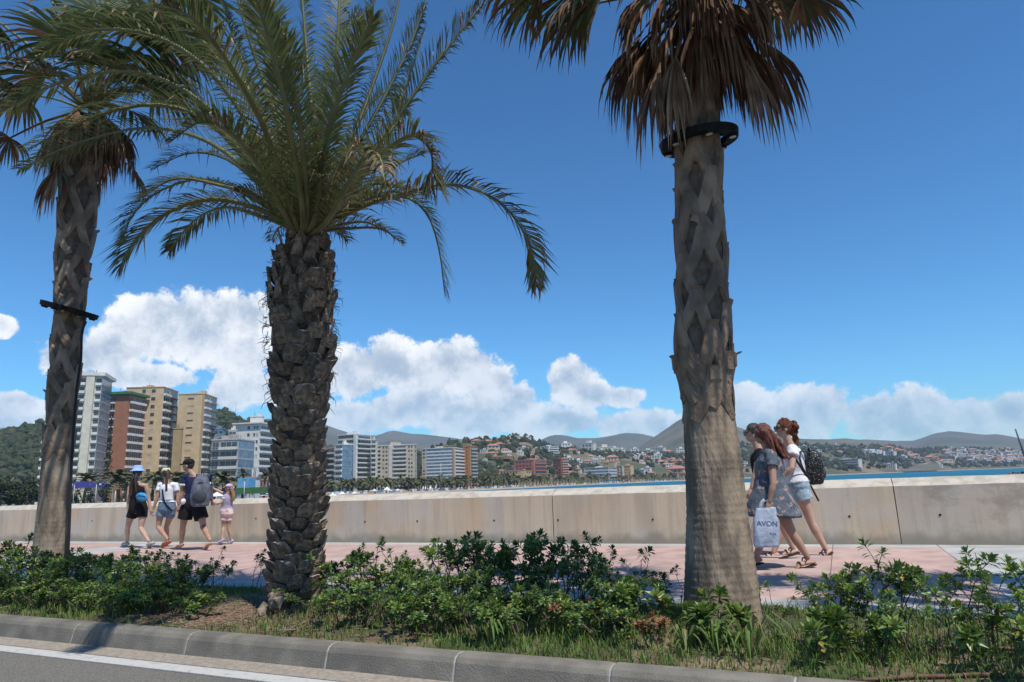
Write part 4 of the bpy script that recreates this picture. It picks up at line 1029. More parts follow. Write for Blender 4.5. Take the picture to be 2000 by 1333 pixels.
# photo x, photo y of the top, distance from the road line, kind
PL = [(15,1042,5.2,'dense'),(70,1066,5.0,'dense'),(40,1090,4.6,'dense'),(120,1082,4.75,'dense'),(150,1070,5.3,'dense'),(205,1078,5.0,'dense'),(235,1062,5.5,'dense'),(180,1110,4.6,'dense'),(262,1088,4.8,'dense'),(300,1072,5.5,'dark'),(325,1082,5.2,'dense'),(345,1098,4.9,'dense'),(300,1125,4.65,'dense'),(385,1095,5.3,'dense'),(90,1122,4.45,'dense'),(-30,1080,5.0,'dense'),(-60,1060,5.4,'dense'),
      (30,1130,4.45,'hedge'),(105,1128,4.5,'hedge'),(165,1140,4.45,'hedge'),(225,1125,4.55,'hedge'),(290,1150,4.45,'hedge'),(345,1140,4.6,'hedge'),(-20,1120,4.5,'hedge'),(660,1150,4.55,'hedge'),(715,1145,4.6,'dense'),(780,1140,4.5,'hedge'),(845,1150,4.55,'hedge'),(880,1140,4.7,'dense'),(945,1150,4.5,'hedge'),(1020,1150,4.5,'hedge'),(1095,1140,4.7,'hedge'),(1180,1165,4.6,'dense'),
      (430,1066,5.7,'leggy'),(498,1072,5.9,'leggy'),(395,1160,4.6,'bright'),(240,1150,4.4,'bright'),(370,1135,5.0,'dense'),
      (560,1150,4.75,'leggy'),(640,1075,5.4,'dense'),(622,1140,4.85,'dense'),(690,1062,5.6,'dense'),(700,1100,5.0,'dense'),(672,1135,4.8,'dense'),(760,1042,5.6,'leggy'),(755,1085,5.2,'dense'),(740,1130,4.75,'dense'),(800,1076,5.3,'dense'),(820,1110,4.8,'dense'),(880,1045,5.7,'dense'),(860,1090,5.2,'dense'),(910,1040,5.6,'dense'),(955,1048,5.4,'dense'),(900,1125,4.8,'dense'),(940,1100,5.0,'dense'),(1000,1045,5.6,'dense'),(1045,1033,5.6,'dense'),(985,1140,4.7,'bright'),(1030,1100,5.1,'dense'),(1085,1045,5.5,'dark'),(1140,1036,5.6,'dark'),(1120,1070,5.3,'dark'),(1175,1062,5.7,'dark'),(1180,1090,5.2,'dark'),(1065,1135,4.9,'bright'),
      (1250,1062,5.8,'leggy'),(1200,1110,5.0,'dense'),(1245,1130,4.85,'bright'),(1290,1115,5.5,'dark'),(1135,1165,4.7,'dry'),(1275,1205,4.55,'dry'),(1315,1100,5.9,'leggy'),(1220,1150,4.7,'dense'),
      (1350,1165,4.75,'bright'),(1425,1142,4.8,'bright'),(1500,1130,5.4,'leggy'),(1535,1165,4.9,'leggy'),
      (1655,1046,5.0,'dark'),(1610,1105,4.9,'leggy'),(1690,1095,5.0,'dense'),(1660,1130,4.7,'dense'),(1725,1090,5.1,'leggy'),(1620,1180,4.45,'bright'),(1700,1190,4.5,'bright'),(1585,1160,4.7,'leggy'),(1640,1120,4.8,'leggy'),(1750,1130,4.9,'leggy'),(1770,1165,4.6,'leggy'),
      (1832,1100,4.8,'leggy'),(1870,1150,4.5,'leggy'),(1915,1068,4.9,'leggy'),(1890,1075,5.2,'leggy'),(1965,1070,4.8,'leggy'),(1945,1115,4.6,'leggy'),(1850,1075,4.9,'leggy'),(1900,1125,4.5,'leggy'),(1970,1150,4.35,'leggy'),(1800,1140,4.6,'leggy'),(1990,1130,4.5,'leggy'),(1925,1170,4.4,'bright'),(2010,1085,5.0,'leggy'),(2050,1100,4.8,'dense')]
def interp_zone(x): return 'under the slim palm' if x < 135 else 'before the walking family' if x < 480 else 'beside the date palm' if x < 720 else 'midway between thick palms' if x < 1000 else 'close by the stout palm' if x < 1330 else 'at the stout palm foot' if x < 1520 else 'below the striding women' if x < 1780 else 'past the women by the wall crack'
SLAB = {'hedge': 'full shrub leafy almost to the ground', 'dense': 'leafy shrub with crowded whorled leaves', 'dark': 'tall dark shrub on upright stems', 'leggy': 'leggy sparse shrub on thin stems',
        'bright': 'low bright young shrub', 'dry': 'shrub with withered rust brown leaves'}
rr = random.Random(77)
for i, (x, y, n, kind) in enumerate(PL):
    if kind == 'dense' and (x < 400 or (640 < x < 1240 and i % 3 != 1)): kind = 'hedge'
    top = on_n(x, y, n); s_, n_ = sn(top); z0 = soil_z(s_, n_); hh = max(top.z - z0, .2)
    st, fo = rr.choice(SH[kind]); base_h = {'hedge': .6, 'dense': .6, 'dark': .7, 'leggy': .6, 'bright': .42, 'dry': .42}[kind]
    zone = interp_zone(x) + (' kerbside' if n < 4.85 else ' pathside'); t = thing('shrub', SLAB[kind]+' '+zone, 'shrub', (top.x, top.y, z0), 'shrubs '+zone+', '+kind)
    sc = hh/base_h; sw = min(max(sc, .75), 1.15); rz = rr.uniform(0, 6.28)
    for nm, me in (('stems', st), ('foliage', fo)):
        o = kid(nm, me, t, (0, 0, 0), (0, 0, rz), (sw, sw, sc)); o['kind'] = 'stuff'

# grass: bent blades, thick on the right, thin and dusty by the date palm
m_grass = mat('grass_blade', (.15,.235,.05), (.10,.18,.04), 6, .6, 3, trans=.3)
m_grass2 = mat('dry_grass_blade', (.26,.21,.11), (.17,.14,.07), 6, .8, 3, trans=.2)
def grass(count, seed):
    rr = random.Random(seed); b = MB(); k = 0
    sD = sn(baseD)[0]
    while k < count:
        s = rr.uniform(-15, 7.5); n = rr.uniform(N_KERB1+.02, N_PATH-.02)
        den = .60 + .75*noise.noise(V((s*.8, n*1.1, 7))) + .35*noise.noise(V((s*3, n*3, 1)))
        bare = math.exp(-(((s-sD)/1.0)**2 + ((n-4.9)/.9)**2)); den -= 1.0*bare
        if rr.random() > den: continue
        k += 1; h = rr.uniform(.02, .062)*(1.15 if rr.random() < .85 else 1.9)
        p = SN(s, n, soil_z(s, n)-.005); a = rr.uniform(0, 6.28); d = V((math.cos(a), math.sin(a), 0)); lean = rr.uniform(.1, .8)
        w = rr.uniform(.0025, .0045); sd = V((-d.y, d.x, 0))*w; m1 = p + d*h*lean*.35 + V((0, 0, h*.6)); tp = p + d*h*lean + V((0, 0, h))
        dry = rr.random() < .14 + .5*bare
        b.add([p-sd, p+sd, m1+sd*.8, m1-sd*.8, tp], [(0,1,2,3),(3,2,4)], 1 if dry else 0)
    tag(b.build('grass', [m_grass, m_grass2]), 'short green and straw coloured grass covering the planting bed', 'grass', kind='stuff')
grass(95000, 4)
def tuft(px, py, n, h, cnt, seed, label):
    rr = random.Random(seed); p0 = on_n(px, py, n); s_, n_ = sn(p0); p0.z = soil_z(s_, n_)
    t = thing('grass_tuft', label, 'plant', p0); b = MB()
    for _ in range(cnt):
        a = rr.uniform(0, 6.28); d = V((math.cos(a), math.sin(a), 0)); ln = h*rr.uniform(.6, 1.2); le = rr.uniform(.25, .95)
        p = p0 + d*.02; pts = [p, p + d*ln*.2*le + V((0,0,ln*.45)), p + d*ln*.5*le + V((0,0,ln*.75)), p + d*ln*.85*le + V((0,0,ln*(.95-.5*le))), p + d*ln*1.1*le + V((0,0,ln*(.95-.95*le)))]
        sd = V((-d.y, d.x, 0)); ws = (.006, .009, .008, .005, .0006); vs = []
        for q, w in zip(pts, ws): vs += [q - sd*w, q + sd*w]
        b.add(vs, [(2*i, 2*i+1, 2*i+3, 2*i+2) for i in range(4)], 0 if rr.random() < .85 else 1)
    o = b.build('blades', [m_leaf2 if False else m_grass, m_grass2], t); o['kind'] = 'stuff'
tuft(1395,1250,4.55,.24,26,1,'arching strap leaved grass tuft at the foot of the stout palm')
tuft(1465,1260,4.45,.32,22,2,'spreading long bladed grass tuft on the striding women side of the stout palm foot')
tuft(1340,1270,4.5,.18,24,3,'small grass tuft on the date palm side of the stout palm foot')
tuft(960,1265,4.4,.2,40,4,'short weedy grass tuft by the kerb amid the dense shrubs')
# litter: chips and twigs under the date palm, irrigation pipe, stick, dead leaf
m_chip = mat('wood_chip', (.27,.18,.115), (.16,.105,.07), 40, .9)
b = MB(); rr = random.Random(5); sD = sn(baseD)[0]
for _ in range(2600):
    s = rr.gauss(sD-.2, .75); n = rr.gauss(4.7, .38)
    if not N_KERB1+.01 < n < N_PATH: continue
    p = SN(s, n, soil_z(s, n)+.004); M_ = Matrix.Translation(p) @ Matrix.Rotation(rr.uniform(0, 6.28), 4, 'Z') @ Matrix.Rotation(rr.uniform(-.5, .5), 4, 'X'); q = rr.uniform(.006, .018)
    b.box((-q, -q*.5, -.003), (q, q*.5, .004), 0, M_)
tag(b.build('wood_chips', m_chip), 'brown bark chips strewn over bare soil under the date palm', 'bark chips', kind='stuff')
m_pipe = mat('drip_pipe', (.16,.085,.055), (.11,.06,.04), 20, .7)
for (x0, y0, x1, y1), lab in (((1655,1318,2060,1322), 'brown drip irrigation pipe lying along the kerb side grass'), ((1790,1258,2060,1262), 'brown drip irrigation pipe lying along the promenade side grass'), ((800,1232,1130,1238), 'brown drip irrigation pipe under the dense shrubs')):
    a, c = onz(x0, y0, .02), onz(x1, y1, .02); pts = []
    for i in range(15):
        q = a.lerp(c, i/14); s_, n_ = sn(q); q.z = soil_z(s_, n_)+.012; pts.append(q)
    b = MB(); b.tube(pts, .011, 7); tag(b.build('drip_pipe', m_pipe), lab, 'pipe')
for pts, r, m, lab in (([(-40,1196),(10,1186),(42,1178)], .008, m_cut, 'pale bare stick lying on the grass by the kerb'), ([(552,1236),(575,1225),(598,1196)], .008, m_stub, 'brown twig leaning in the soil below the date palm'), ([(540,1232),(580,1229),(612,1212)], .007, m_stub, 'thin brown twig lying in the soil below the date palm')):
    b = MB(); P = []
    for x, y in pts:
        q = onz(x, y, .03); P.append(q)
    b.tube(spline(P, 8), [r*(1-.07*i) for i in range(8)], 5); tag(b.build('fallen_stick', m), lab, 'stick')
b = MB(); c = onz(530, 1188, .06)
for k in range(7): clump(b, c + V((rr.uniform(-.1, .1), rr.uniform(-.06, .06), rr.uniform(-.03, .12))), rr.uniform(.05, .09), 0, rr)
bm = bmesh.new(); bm.from_mesh(b.mesh('tmp', m_stub)); bm.free()
tag(b.build('root_burr', [mat('root_burr', (.30,.235,.18), (.13,.095,.07), 18, .9, 5, .6, 50)]), 'knobbly pale root burr at the foot of the date palm', 'root')
# ------------------------------------------------------------------ beach front: palms, trees, tents, poles
m_fp = mat('far_palm_leaf', (.075,.088,.036), (.16,.15,.07), .8, .7, 3, rand=.25)
m_ft = mat('far_palm_trunk', (.16,.12,.085), (.10,.075,.055), 1, .9)
def far_palm(seed, h, cr, n, fan=False):
    rr = random.Random(seed); tr = MB(); cw = MB()
    bend = V((rr.uniform(-.5, .5), rr.uniform(-.5, .5), 0)); tr.tube([(0,0,-.5), bend*.3+V((0,0,h*.5)), bend+V((0,0,h))], [.34, .28, .26], 7)
    c = bend + V((0, 0, h))
    for k in range(n):
        a = k*2.39996; e = rr.uniform(-.75, 1.25); ln = cr*rr.uniform(.8, 1.1)*(.75 if e < -.3 else 1); d = V((math.cos(a)*math.cos(e), math.sin(a)*math.cos(e), math.sin(e)))
        pts = [c + d*ln*t + V((0, 0, -ln*(.55 if not fan else .3)*t*t)) for t in (0, .25, .5, .75, 1)]; sd = d.cross(V((0, 0, 1))).normalized()
        for i in range(4):
            for q in range(2):
                p = pts[i].lerp(pts[i+1], q*.5); t = (pts[i+1]-pts[i]).normalized()
                for sg in (-1, 1):
                    l2 = ln*(.26 if not fan else .34)*(1-.12*i); cw.add([p, p + t*.14*ln, p + t*l2*.8 + sd*sg*l2*.75 + V((0, 0, -.25*l2))], [(0,1,2)], 0)
    return tr.mesh('trunk', m_ft), cw.mesh('crown', m_fp)
FPV = [far_palm(k, 6.2, 4.6, 46) for k in range(4)]; FFV = [far_palm(20+k, 8.6, 2.3, 34, True) for k in range(2)]
def put_palm(px, ytop, D, meshes, label, grp, rr):
    tp = at(px, ytop, D); base = V((tp.x, tp.y, -.5)); hh = tp.z+.5; t = thing('beach_palm', label, 'palm tree', base, grp); k = max(hh/10.5, .25); rz = rr.uniform(0, 6.28)
    for nm, me in (('trunk', meshes[0]), ('crown', meshes[1])): kid(nm, me, t, (0,0,0), (0,0,rz), (k*1.25, k*1.25, k))
rr = random.Random(31)
for x, y, D, v, lab in ((170,905,235,0,'lone feathery palm in front of the cream tower base'),(238,898,190,1,'big feathery palm behind the woman in the bucket hat'),(262,905,215,2,'feathery palm below the red tower'),(302,900,200,3,'feathery palm behind the girl in the yellow cap'),(345,905,240,0,'feathery palm below the yellow towers beside the man'),(440,905,210,1,'broad feathery palm below the grey banded block'),(462,918,225,2,'low feathery palm beside the blue container')):
    put_palm(x, y, D, FPV[v], lab, None, rr)
for x, y, D, lab in ((476,913,200,'slender fan palm before the small red roofed houses'),(517,917,215,'slender fan palm beside the date palm trunk over the lawn')): put_palm(x, y, D, FFV[0], lab, None, rr)
x = 628
while x < 1345:
    D = interp(SHORE, x) + rr.uniform(62, 95); hpx = 13300/D*rr.uniform(.72, 1.1)
    hor = 946.7-(x-1000)*.0349; put_palm(x, hor-hpx, D, rr.choice(FPV) if rr.random() < .75 else rr.choice(FFV), 'palm in the long row along the far beach promenade', 'palms along the far beach', rr); x += rr.uniform(4.2, 8.8)*(1.35 if x < 800 else .85)
for _ in range(64):
    x = rr.uniform(630, 1010); D = interp(SHORE, x) + rr.uniform(62, 95); put_palm(x, 946.7-(x-1000)*.0349 - 13300/D*rr.uniform(.7, 1.0), D, rr.choice(FPV), 'palm in the long row along the far beach promenade', 'palms along the far beach', rr)

def leafy_tree(name, label, px, ytop, D, wpx, seed, cone=False, n=900, group=None, m=None, trunk=.25):
    rr = random.Random(seed); tp = at(px, ytop, D); base = V((tp.x, tp.y, -.5)); h = tp.z+.5; w = wpx*D/1333/2
    t = thing(name, label, 'tree', base, group); b = MB(); b.tube([(0,0,-.3),(w*.05,0,h*.5),(0,0,h*.85)], [w*.1+.1, w*.06+.06, .05], 7)
    for k in range(7):
        a = k*2.4; z = h*(.25+.08*k); b.tube([(0,0,z),(math.cos(a)*w*.35, math.sin(a)*w*.35, z+h*.1),(math.cos(a)*w*.65, math.sin(a)*w*.65, z+h*.14)], [.09, .06, .03], 5)
    link('trunk', b.mesh('trunk', m_ft), t); c = MB(); lobes = [(V((rr.uniform(-.6, .6)*w, rr.uniform(-.6, .6)*w, h*rr.uniform(trunk+.1, .85))), rr.uniform(.3, .5)) for _ in range(9)]
    for _ in range(n):
        if cone:
            z = rr.random()**1.25; q = (1-z)*(.75+.25*math.sin(z*60)); a = rr.uniform(0, 6.28); r = w*q*rr.uniform(.35, 1); p = V((math.cos(a)*r, math.sin(a)*r, h*(trunk*.4+(1-trunk*.4)*z)))
        else:
            lc, lr = rr.choice(lobes); d = V((rr.gauss(0, 1), rr.gauss(0, 1), rr.gauss(0, 1))).normalized(); p = lc + V((d.x*w*lr, d.y*w*lr, d.z*h*lr*.42))*rr.uniform(.55, 1.05)
        s = max(w*.075, .18)*rr.uniform(.6, 1.4); n1 = V((rr.gauss(0,1), rr.gauss(0,1), rr.gauss(0,1)+.6)).normalized(); u = n1.cross(V((.3,.5,.8))).normalized(); v_ = n1.cross(u)
        c.add([p-u*s-v_*s*.4, p+v_*s*.5-u*s*.2, p+u*s*1.1+v_*s*.2, p-v_*s*.8+u*s*.3], [(0,3,2,1)], 0 if rr.random() < .7 else 1)
    o = link('crown', c.mesh('crown', m or [m_tree, m_tree2]), t); o['kind'] = 'stuff'
leafy_tree('conifer', 'tall dark conifer between the cream and red towers', 218, 818, 330, 34, 1, True, 1500)
GL = 'bushy green tree at the foot of the wooded hill'
for i, (x, y, D, w) in enumerate(((5,928,140,60),(38,938,150,55),(70,925,170,50),(-40,920,150,80),(55,952,120,40),(20,955,115,45),(88,950,140,36))): leafy_tree('bushy_tree', GL, x, y, D, w, 10+i, n=700, group='bushy trees at the foot of the wooded hill')
for i, (x, y, D, w) in enumerate(((205,950,170,30),(250,945,180,40),(330,945,190,40),(285,950,175,36),(370,948,180,34),(420,938,240,30),(150,955,150,26),(178,958,150,22),(445,950,190,30))): leafy_tree('round_bush', 'rounded green bush behind the sea wall below the towers', x, y, D, w, 40+i, n=420, group='bushes behind the wall below the towers', trunk=.05)
for i, (x, y) in enumerate(((943,851),(952,851),(961,850),(970,852),(980,853),(996,849),(1018,852),(1034,856))):
    p, t_ = town.hit(x, y+7); leafy_tree('hilltop_tree', 'dark tree standing against the sky on the hilltop villa ridge', x, y, p.y, 8, 70+i, cone=i in (4, 5), n=160, group='trees on the hilltop ridge')
    o = [q for q in bpy.data.objects if q.name.startswith('hilltop_tree')][-1]
# tents and parasols on the sand
m_tent = mat('tent_cloth', (.72,.74,.76), (.6,.63,.66), 1, .7); m_tentb = mat('blue_tent_cloth', (.30,.42,.55), rough=.7)
def tent(px, py, D, w, h, label, m, n=4, name='tent', group=None):
    p = at(px, py, D); zt = p.z; z0 = -.7; t = thing(name, label, 'tent', (p.x, p.y, z0), group); b = MB(); r = w/2; ze = zt-z0-h
    ring = [V((math.cos(2*math.pi*(k+.5)/n)*r, math.sin(2*math.pi*(k+.5)/n)*r, ze)) for k in range(n)]; mid = [V((q.x*.45, q.y*.45, ze+h*.38)) for q in ring]; top = V((0, 0, zt-z0))
    b.add(ring+mid+[top], [(k, (k+1) % n, n+(k+1) % n, n+k) for k in range(n)] + [(n+k, n+(k+1) % n, 2*n) for k in range(n)]); link('canopy', b.mesh('canopy', m), t)
    pl = MB(); pl.tube([(0,0,0), (0,0,ze)], .06, 5); me = pl.mesh('pole', BM['grey'])
    for q in ring: kid('pole', me, t, (q.x*.97, q.y*.97, 0))
tent(756,951,430,15,3.6,'large white peaked tent on the beach sand', m_tent)
for i, x in enumerate((829,842,853)): tent(x,944+i*.6,520,6.5,4.2,'white pointed pavilion in the row of three by the glazed block', m_tent, group='row of pointed pavilions')
tent(936,946,560,9,3.5,'pale blue tent on the beach by the palm row', m_tentb); tent(996,945,620,11,2.4,'low white awning tent on the beach by the palm row', m_tent); tent(1105,944,720,18,1.2,'long flat white beach bar awning', m_tent)
tent(650,963,330,4.6,1.2,'white beach parasol next to the date palm trunk', m_tent, 8, 'parasol'); tent(731,955,400,3.8,1.1,'small white beach parasol beside the large tent', m_tent, 8, 'parasol'); tent(668,961,340,5,1.0,'white parasol among the first beach palms', m_tent, 8, 'parasol'); tent(693,960,350,4,1.0,'white parasol under the beach palms short of the large tent', m_tent, 8, 'parasol'); tent(777,955,420,4,1.0,'white parasol just past the large tent', m_tent, 8, 'parasol')
tent(424,961,160,5,1.0,'white market awning behind the pointing child', m_tent, 4, 'awning'); tent(528,960,180,6,1.0,'white awning beside the date palm trunk', m_tent, 4, 'awning')
# hoarding, container, little houses, lawn, lamp posts by the tower feet
def slab_thing(name, label, cat, x0, x1, y0, y1, D, m, dp=.4, trim=None):
    a, c = at(x0, y1, D), at(x1, y0, D); o = V(((a.x+c.x)/2, D, -.5)); t = thing(name, label, cat, o); b = MB(); w = (c.x-a.x)/2
    b.box((-w, 0, .5+a.z), (w, dp, .5+c.z)); link('panel', b.mesh('panel', m), t)
    n = max(2, int(w/2)); pm = MB(); pm.box((-.06, dp+.01, 0), (.06, dp+.15, .5+c.z)); pme = pm.mesh('post', BM['grey'])
    for k in range(n+1): kid('post', pme, t, (-w + 2*w*k/n*.98 + .02*w, 0, 0))
    if trim:
        tm = MB()
        for u0, u1, v0, v1 in trim: tm.box((-w+2*w*u0, -.03, .5+a.z+(c.z-a.z)*v0), (-w+2*w*u1, -.002, .5+a.z+(c.z-a.z)*v1))
        link('printed_mark', tm.mesh('printed_mark', BM['white']), t)
    return t
m_purple = mat('blue_hoarding', (.045,.05,.22), (.06,.05,.26), 1, .5)
slab_thing('hoarding', 'deep blue printed hoarding at the foot of the cream tower', 'hoarding', 142, 221, 939, 954, 205, m_purple, trim=[(.66,.71,.35,.6),(.88,.93,.4,.75)])
slab_thing('container', 'sky blue site container beside the lawn', 'container', 463, 486, 934, 958, 195, mat('blue_container', (.12,.30,.45), (.16,.35,.5), 1, .6), 5)
m_lawn = mat('lawn_fence_green', (.05,.11,.035), (.07,.14,.05), 1, .9)
slab_thing('screen_fence', 'green screened fence in front of the little red roofed houses', 'fence', 458, 532, 951, 966, 178, m_lawn)
block('small_house', 'little white house with pink tiled roof beyond the green fence', 484, 500, 508, 934, 230, 25, 2, 'white', [(.2,.8,'win',dict(n=2))], [], roofm='pink')
block('small_house', 'salmon pavilion with red roof beside the date palm trunk', 505, 536, 540, 938, 240, 15, 2, 'pink', [(.1,.9,'win',dict(n=4))], [], roofm='terracotta')
def post(px, ytop, D, label, r=.07, m=None, arm=0):
    p = at(px, ytop, D); t = thing('lamp_post', label, 'lamp post', (p.x, p.y, -.5)); b = MB(); h = p.z+.5; b.tube([(0,0,0),(0,0,h)], [r*1.3, r], 8); link('pole', b.mesh('pole', m or BM['pale']), t)
    b = MB(); b.box((-.35, -.12, h-.02), (.35, .12, h+.1)); link('lamp_head', b.mesh('lamp_head', BM['dark']), t)
post(226, 957, 110, 'short pale post on the quay behind the woman in the bucket hat', .07); post(478, 938, 120, 'pale lamp post before the blue container', .06); post(189, 944, 120, 'thin pale lamp post before the blue hoarding', .05); post(146, 945, 130, 'thin pale lamp post close to the slim palm', .05)
post(861, 905, 420, 'tall thin lighting mast on the beach before the glazed block', .12)
for x, y, D, lab in ((461,785,640,'tall thin radio mast on the wooded hill crest'),(464.5,798,640,'shorter radio mast on the wooded hill crest')):
    p = at(x, y, D+200); q = woodL.point(x, .98); b = MB(); b.tube([(p.x, p.y, q.z-4), (p.x, p.y, p.z)], [.35, .15], 5); b.tube([(p.x-.6, p.y, p.z-3), (p.x+.6, p.y, p.z-3)], .1, 4); tag(b.build('radio_mast', BM['grey']), lab, 'mast')
# quay mast and breakwater at the right
a, c = at(1983, 838, 60), at(2006, 905, 60); b = MB(); b.tube([a, (a+c)/2, c, c+(c-a)*.6], [.06, .08, .1, .1], 6); b.tube([c+(c-a)*.6, V((c.x+1.6, c.y, -1.9))], .12, 6); tag(b.build('boom_mast', BM['dark']), 'thin dark boom leaning out beyond the sea wall', 'mast')
b = MB(); rr = random.Random(9); p = at(1990, 926, 300)
for k in range(40): clump(b, V((p.x + rr.uniform(-6, 40), p.y + rr.uniform(-4, 4), -1.9 + rr.uniform(-.3, .5))), rr.uniform(.7, 1.3), 0, rr)
tag(b.build('breakwater', BM['dark']), 'low dark rock breakwater in the water', 'breakwater', kind='stuff')
# people and things dotted along the beach, too small to tell apart
b = MB(); rr = random.Random(12)
for _ in range(420):
    x = rr.uniform(630, 1330); D = interp(SHORE, x) + rr.uniform(14, 60); q = polar(x, D, -1.0); s = rr.uniform(.3, .8)
    b.box((q.x-s, q.y-s, -1.1), (q.x+s, q.y+s, -.2+rr.uniform(0, .9)), rr.randrange(4))
tag(b.build('beach_furniture', [BM['white'], BM['blue'], BM['dark'], BM['ochre']]), 'scatter of bathers, loungers and windbreaks along the far sand', 'beach clutter', kind='stuff')
# ------------------------------------------------------------------ people
def skin_mat(name, c):
    m = mat(name, c, tuple(q*.86 for q in c), 9, .5, 4, spec=.35); b = m.node_tree.nodes['Principled BSDF']
    b.inputs['Subsurface Weight'].default_value = .08; b.inputs['Subsurface Radius'].default_value = (.012, .005, .003); return m
m_skin = skin_mat('skin', (.50,.315,.235)); m_skin2 = skin_mat('tanned_skin', (.42,.245,.17))
m_hair_r = mat('auburn_hair', (.17,.045,.02), (.07,.02,.011), 30, .45, 5, .8, 90, stretch=(1, 1, .15), spec=.5)
m_hair_c = mat('curly_red_hair', (.20,.06,.026), (.075,.022,.012), 45, .5, 6, 1.0, 110)
m_hair_d = mat('dark_hair', (.025,.016,.012), (.045,.03,.022), 30, .45, 5, .8, 90, stretch=(1, 1, .15), spec=.5)
m_hair_b = mat('brown_hair', (.075,.036,.022), (.04,.02,.014), 30, .45, 5, .8, 90, stretch=(1, 1, .15), spec=.5)
m_hair_f = mat('fair_hair', (.34,.21,.11), (.22,.13,.07), 30, .5, 5, .8, 90, stretch=(1, 1, .15))
m_eye = mat('eye', (.05,.03,.02), rough=.2)
def cloth(name, c, c2=None, **k): return mat(name, c, c2 or tuple(q*.82 for q in c), k.pop('scale', 14), k.pop('rough', .9), 5, k.pop('bump', .4), k.pop('bscale', 30), spec=.15, **k)
m_white = cloth('white_cotton', (.74,.74,.76), (.66,.66,.70)); m_blackc = cloth('black_cotton', (.016,.016,.019)); m_navy = cloth('navy_cotton', (.022,.03,.075))
m_denim = cloth('denim', (.16,.22,.30), (.10,.145,.21), scale=30); m_denim2 = cloth('pale_denim', (.36,.46,.52), (.25,.34,.41), scale=26)
m_dress = cloth('floral_dress', (.125,.150,.175), (.075,.095,.12), scale=9, c3=(.40,.25,.23), scale3=16, lo3=.57, hi3=.65)
m_lilac = cloth('lilac_cotton', (.36,.31,.42)); m_pinkw = cloth('pale_pink_cotton', (.70,.52,.49)); m_hatb = cloth('blue_hat_cotton', (.30,.46,.76)); m_hatp = cloth('pink_hat_cotton', (.66,.42,.66)); m_haty = cloth('pale_yellow_cotton', (.68,.68,.44))
m_capb = cloth('black_cap_cotton', (.02,.02,.022)); m_coral = mat('coral_sandal', (.62,.13,.06), rough=.6); m_shoe = mat('grey_shoe', (.28,.28,.28), (.4,.4,.4), 20, .7); m_shoep = mat('purple_shoe', (.24,.18,.34), (.5,.46,.55), 30, .7); m_sandal = mat('dark_sandal', (.025,.018,.016), rough=.6)
m_lens = mat('dark_lens', (.008,.008,.01), rough=.12, spec=.7)

TS = bpy.data.scenes.new('workbench')          # scratch scene for evaluating modifiers, removed at the end
def remesh(b, vox, it, name, mats, ruffle=0, rs=9, seed=0):
    me = b.mesh('tmp', mats); o = bpy.data.objects.new('tmp', me); TS.collection.objects.link(o)
    m = o.modifiers.new('r', 'REMESH'); m.mode = 'VOXEL'; m.voxel_size = vox; m.use_smooth_shade = True
    if it: s = o.modifiers.new('s', 'SMOOTH'); s.factor = .5; s.iterations = it
    vl = TS.view_layers[0]; vl.update(); dg = vl.depsgraph; out = bpy.data.meshes.new_from_object(o.evaluated_get(dg)); out.name = name
    bpy.data.objects.remove(o); bpy.data.meshes.remove(me)
    if ruffle:
        n = len(out.vertices); co = [0.]*(3*n); no = [0.]*(3*n); out.vertices.foreach_get('co', co); out.vertices.foreach_get('normal', no)
        for i in range(n):
            x, y, z = co[3*i:3*i+3]; d = ruffle*(noise.noise(V((x*rs, y*rs, z*rs*.45+seed))) + .5*noise.noise(V((x*rs*2.3, y*rs*2.3, z*rs*1.2+seed+9))))
            co[3*i] += no[3*i]*d; co[3*i+1] += no[3*i+1]*d; co[3*i+2] += no[3*i+2]*d
        out.vertices.foreach_set('co', co); out.update()
    out.materials.clear()
    for q in (mats if isinstance(mats, (list, tuple)) else [mats]): out.materials.append(q)
    out.polygons.foreach_set('use_smooth', [True]*len(out.polygons)); return out

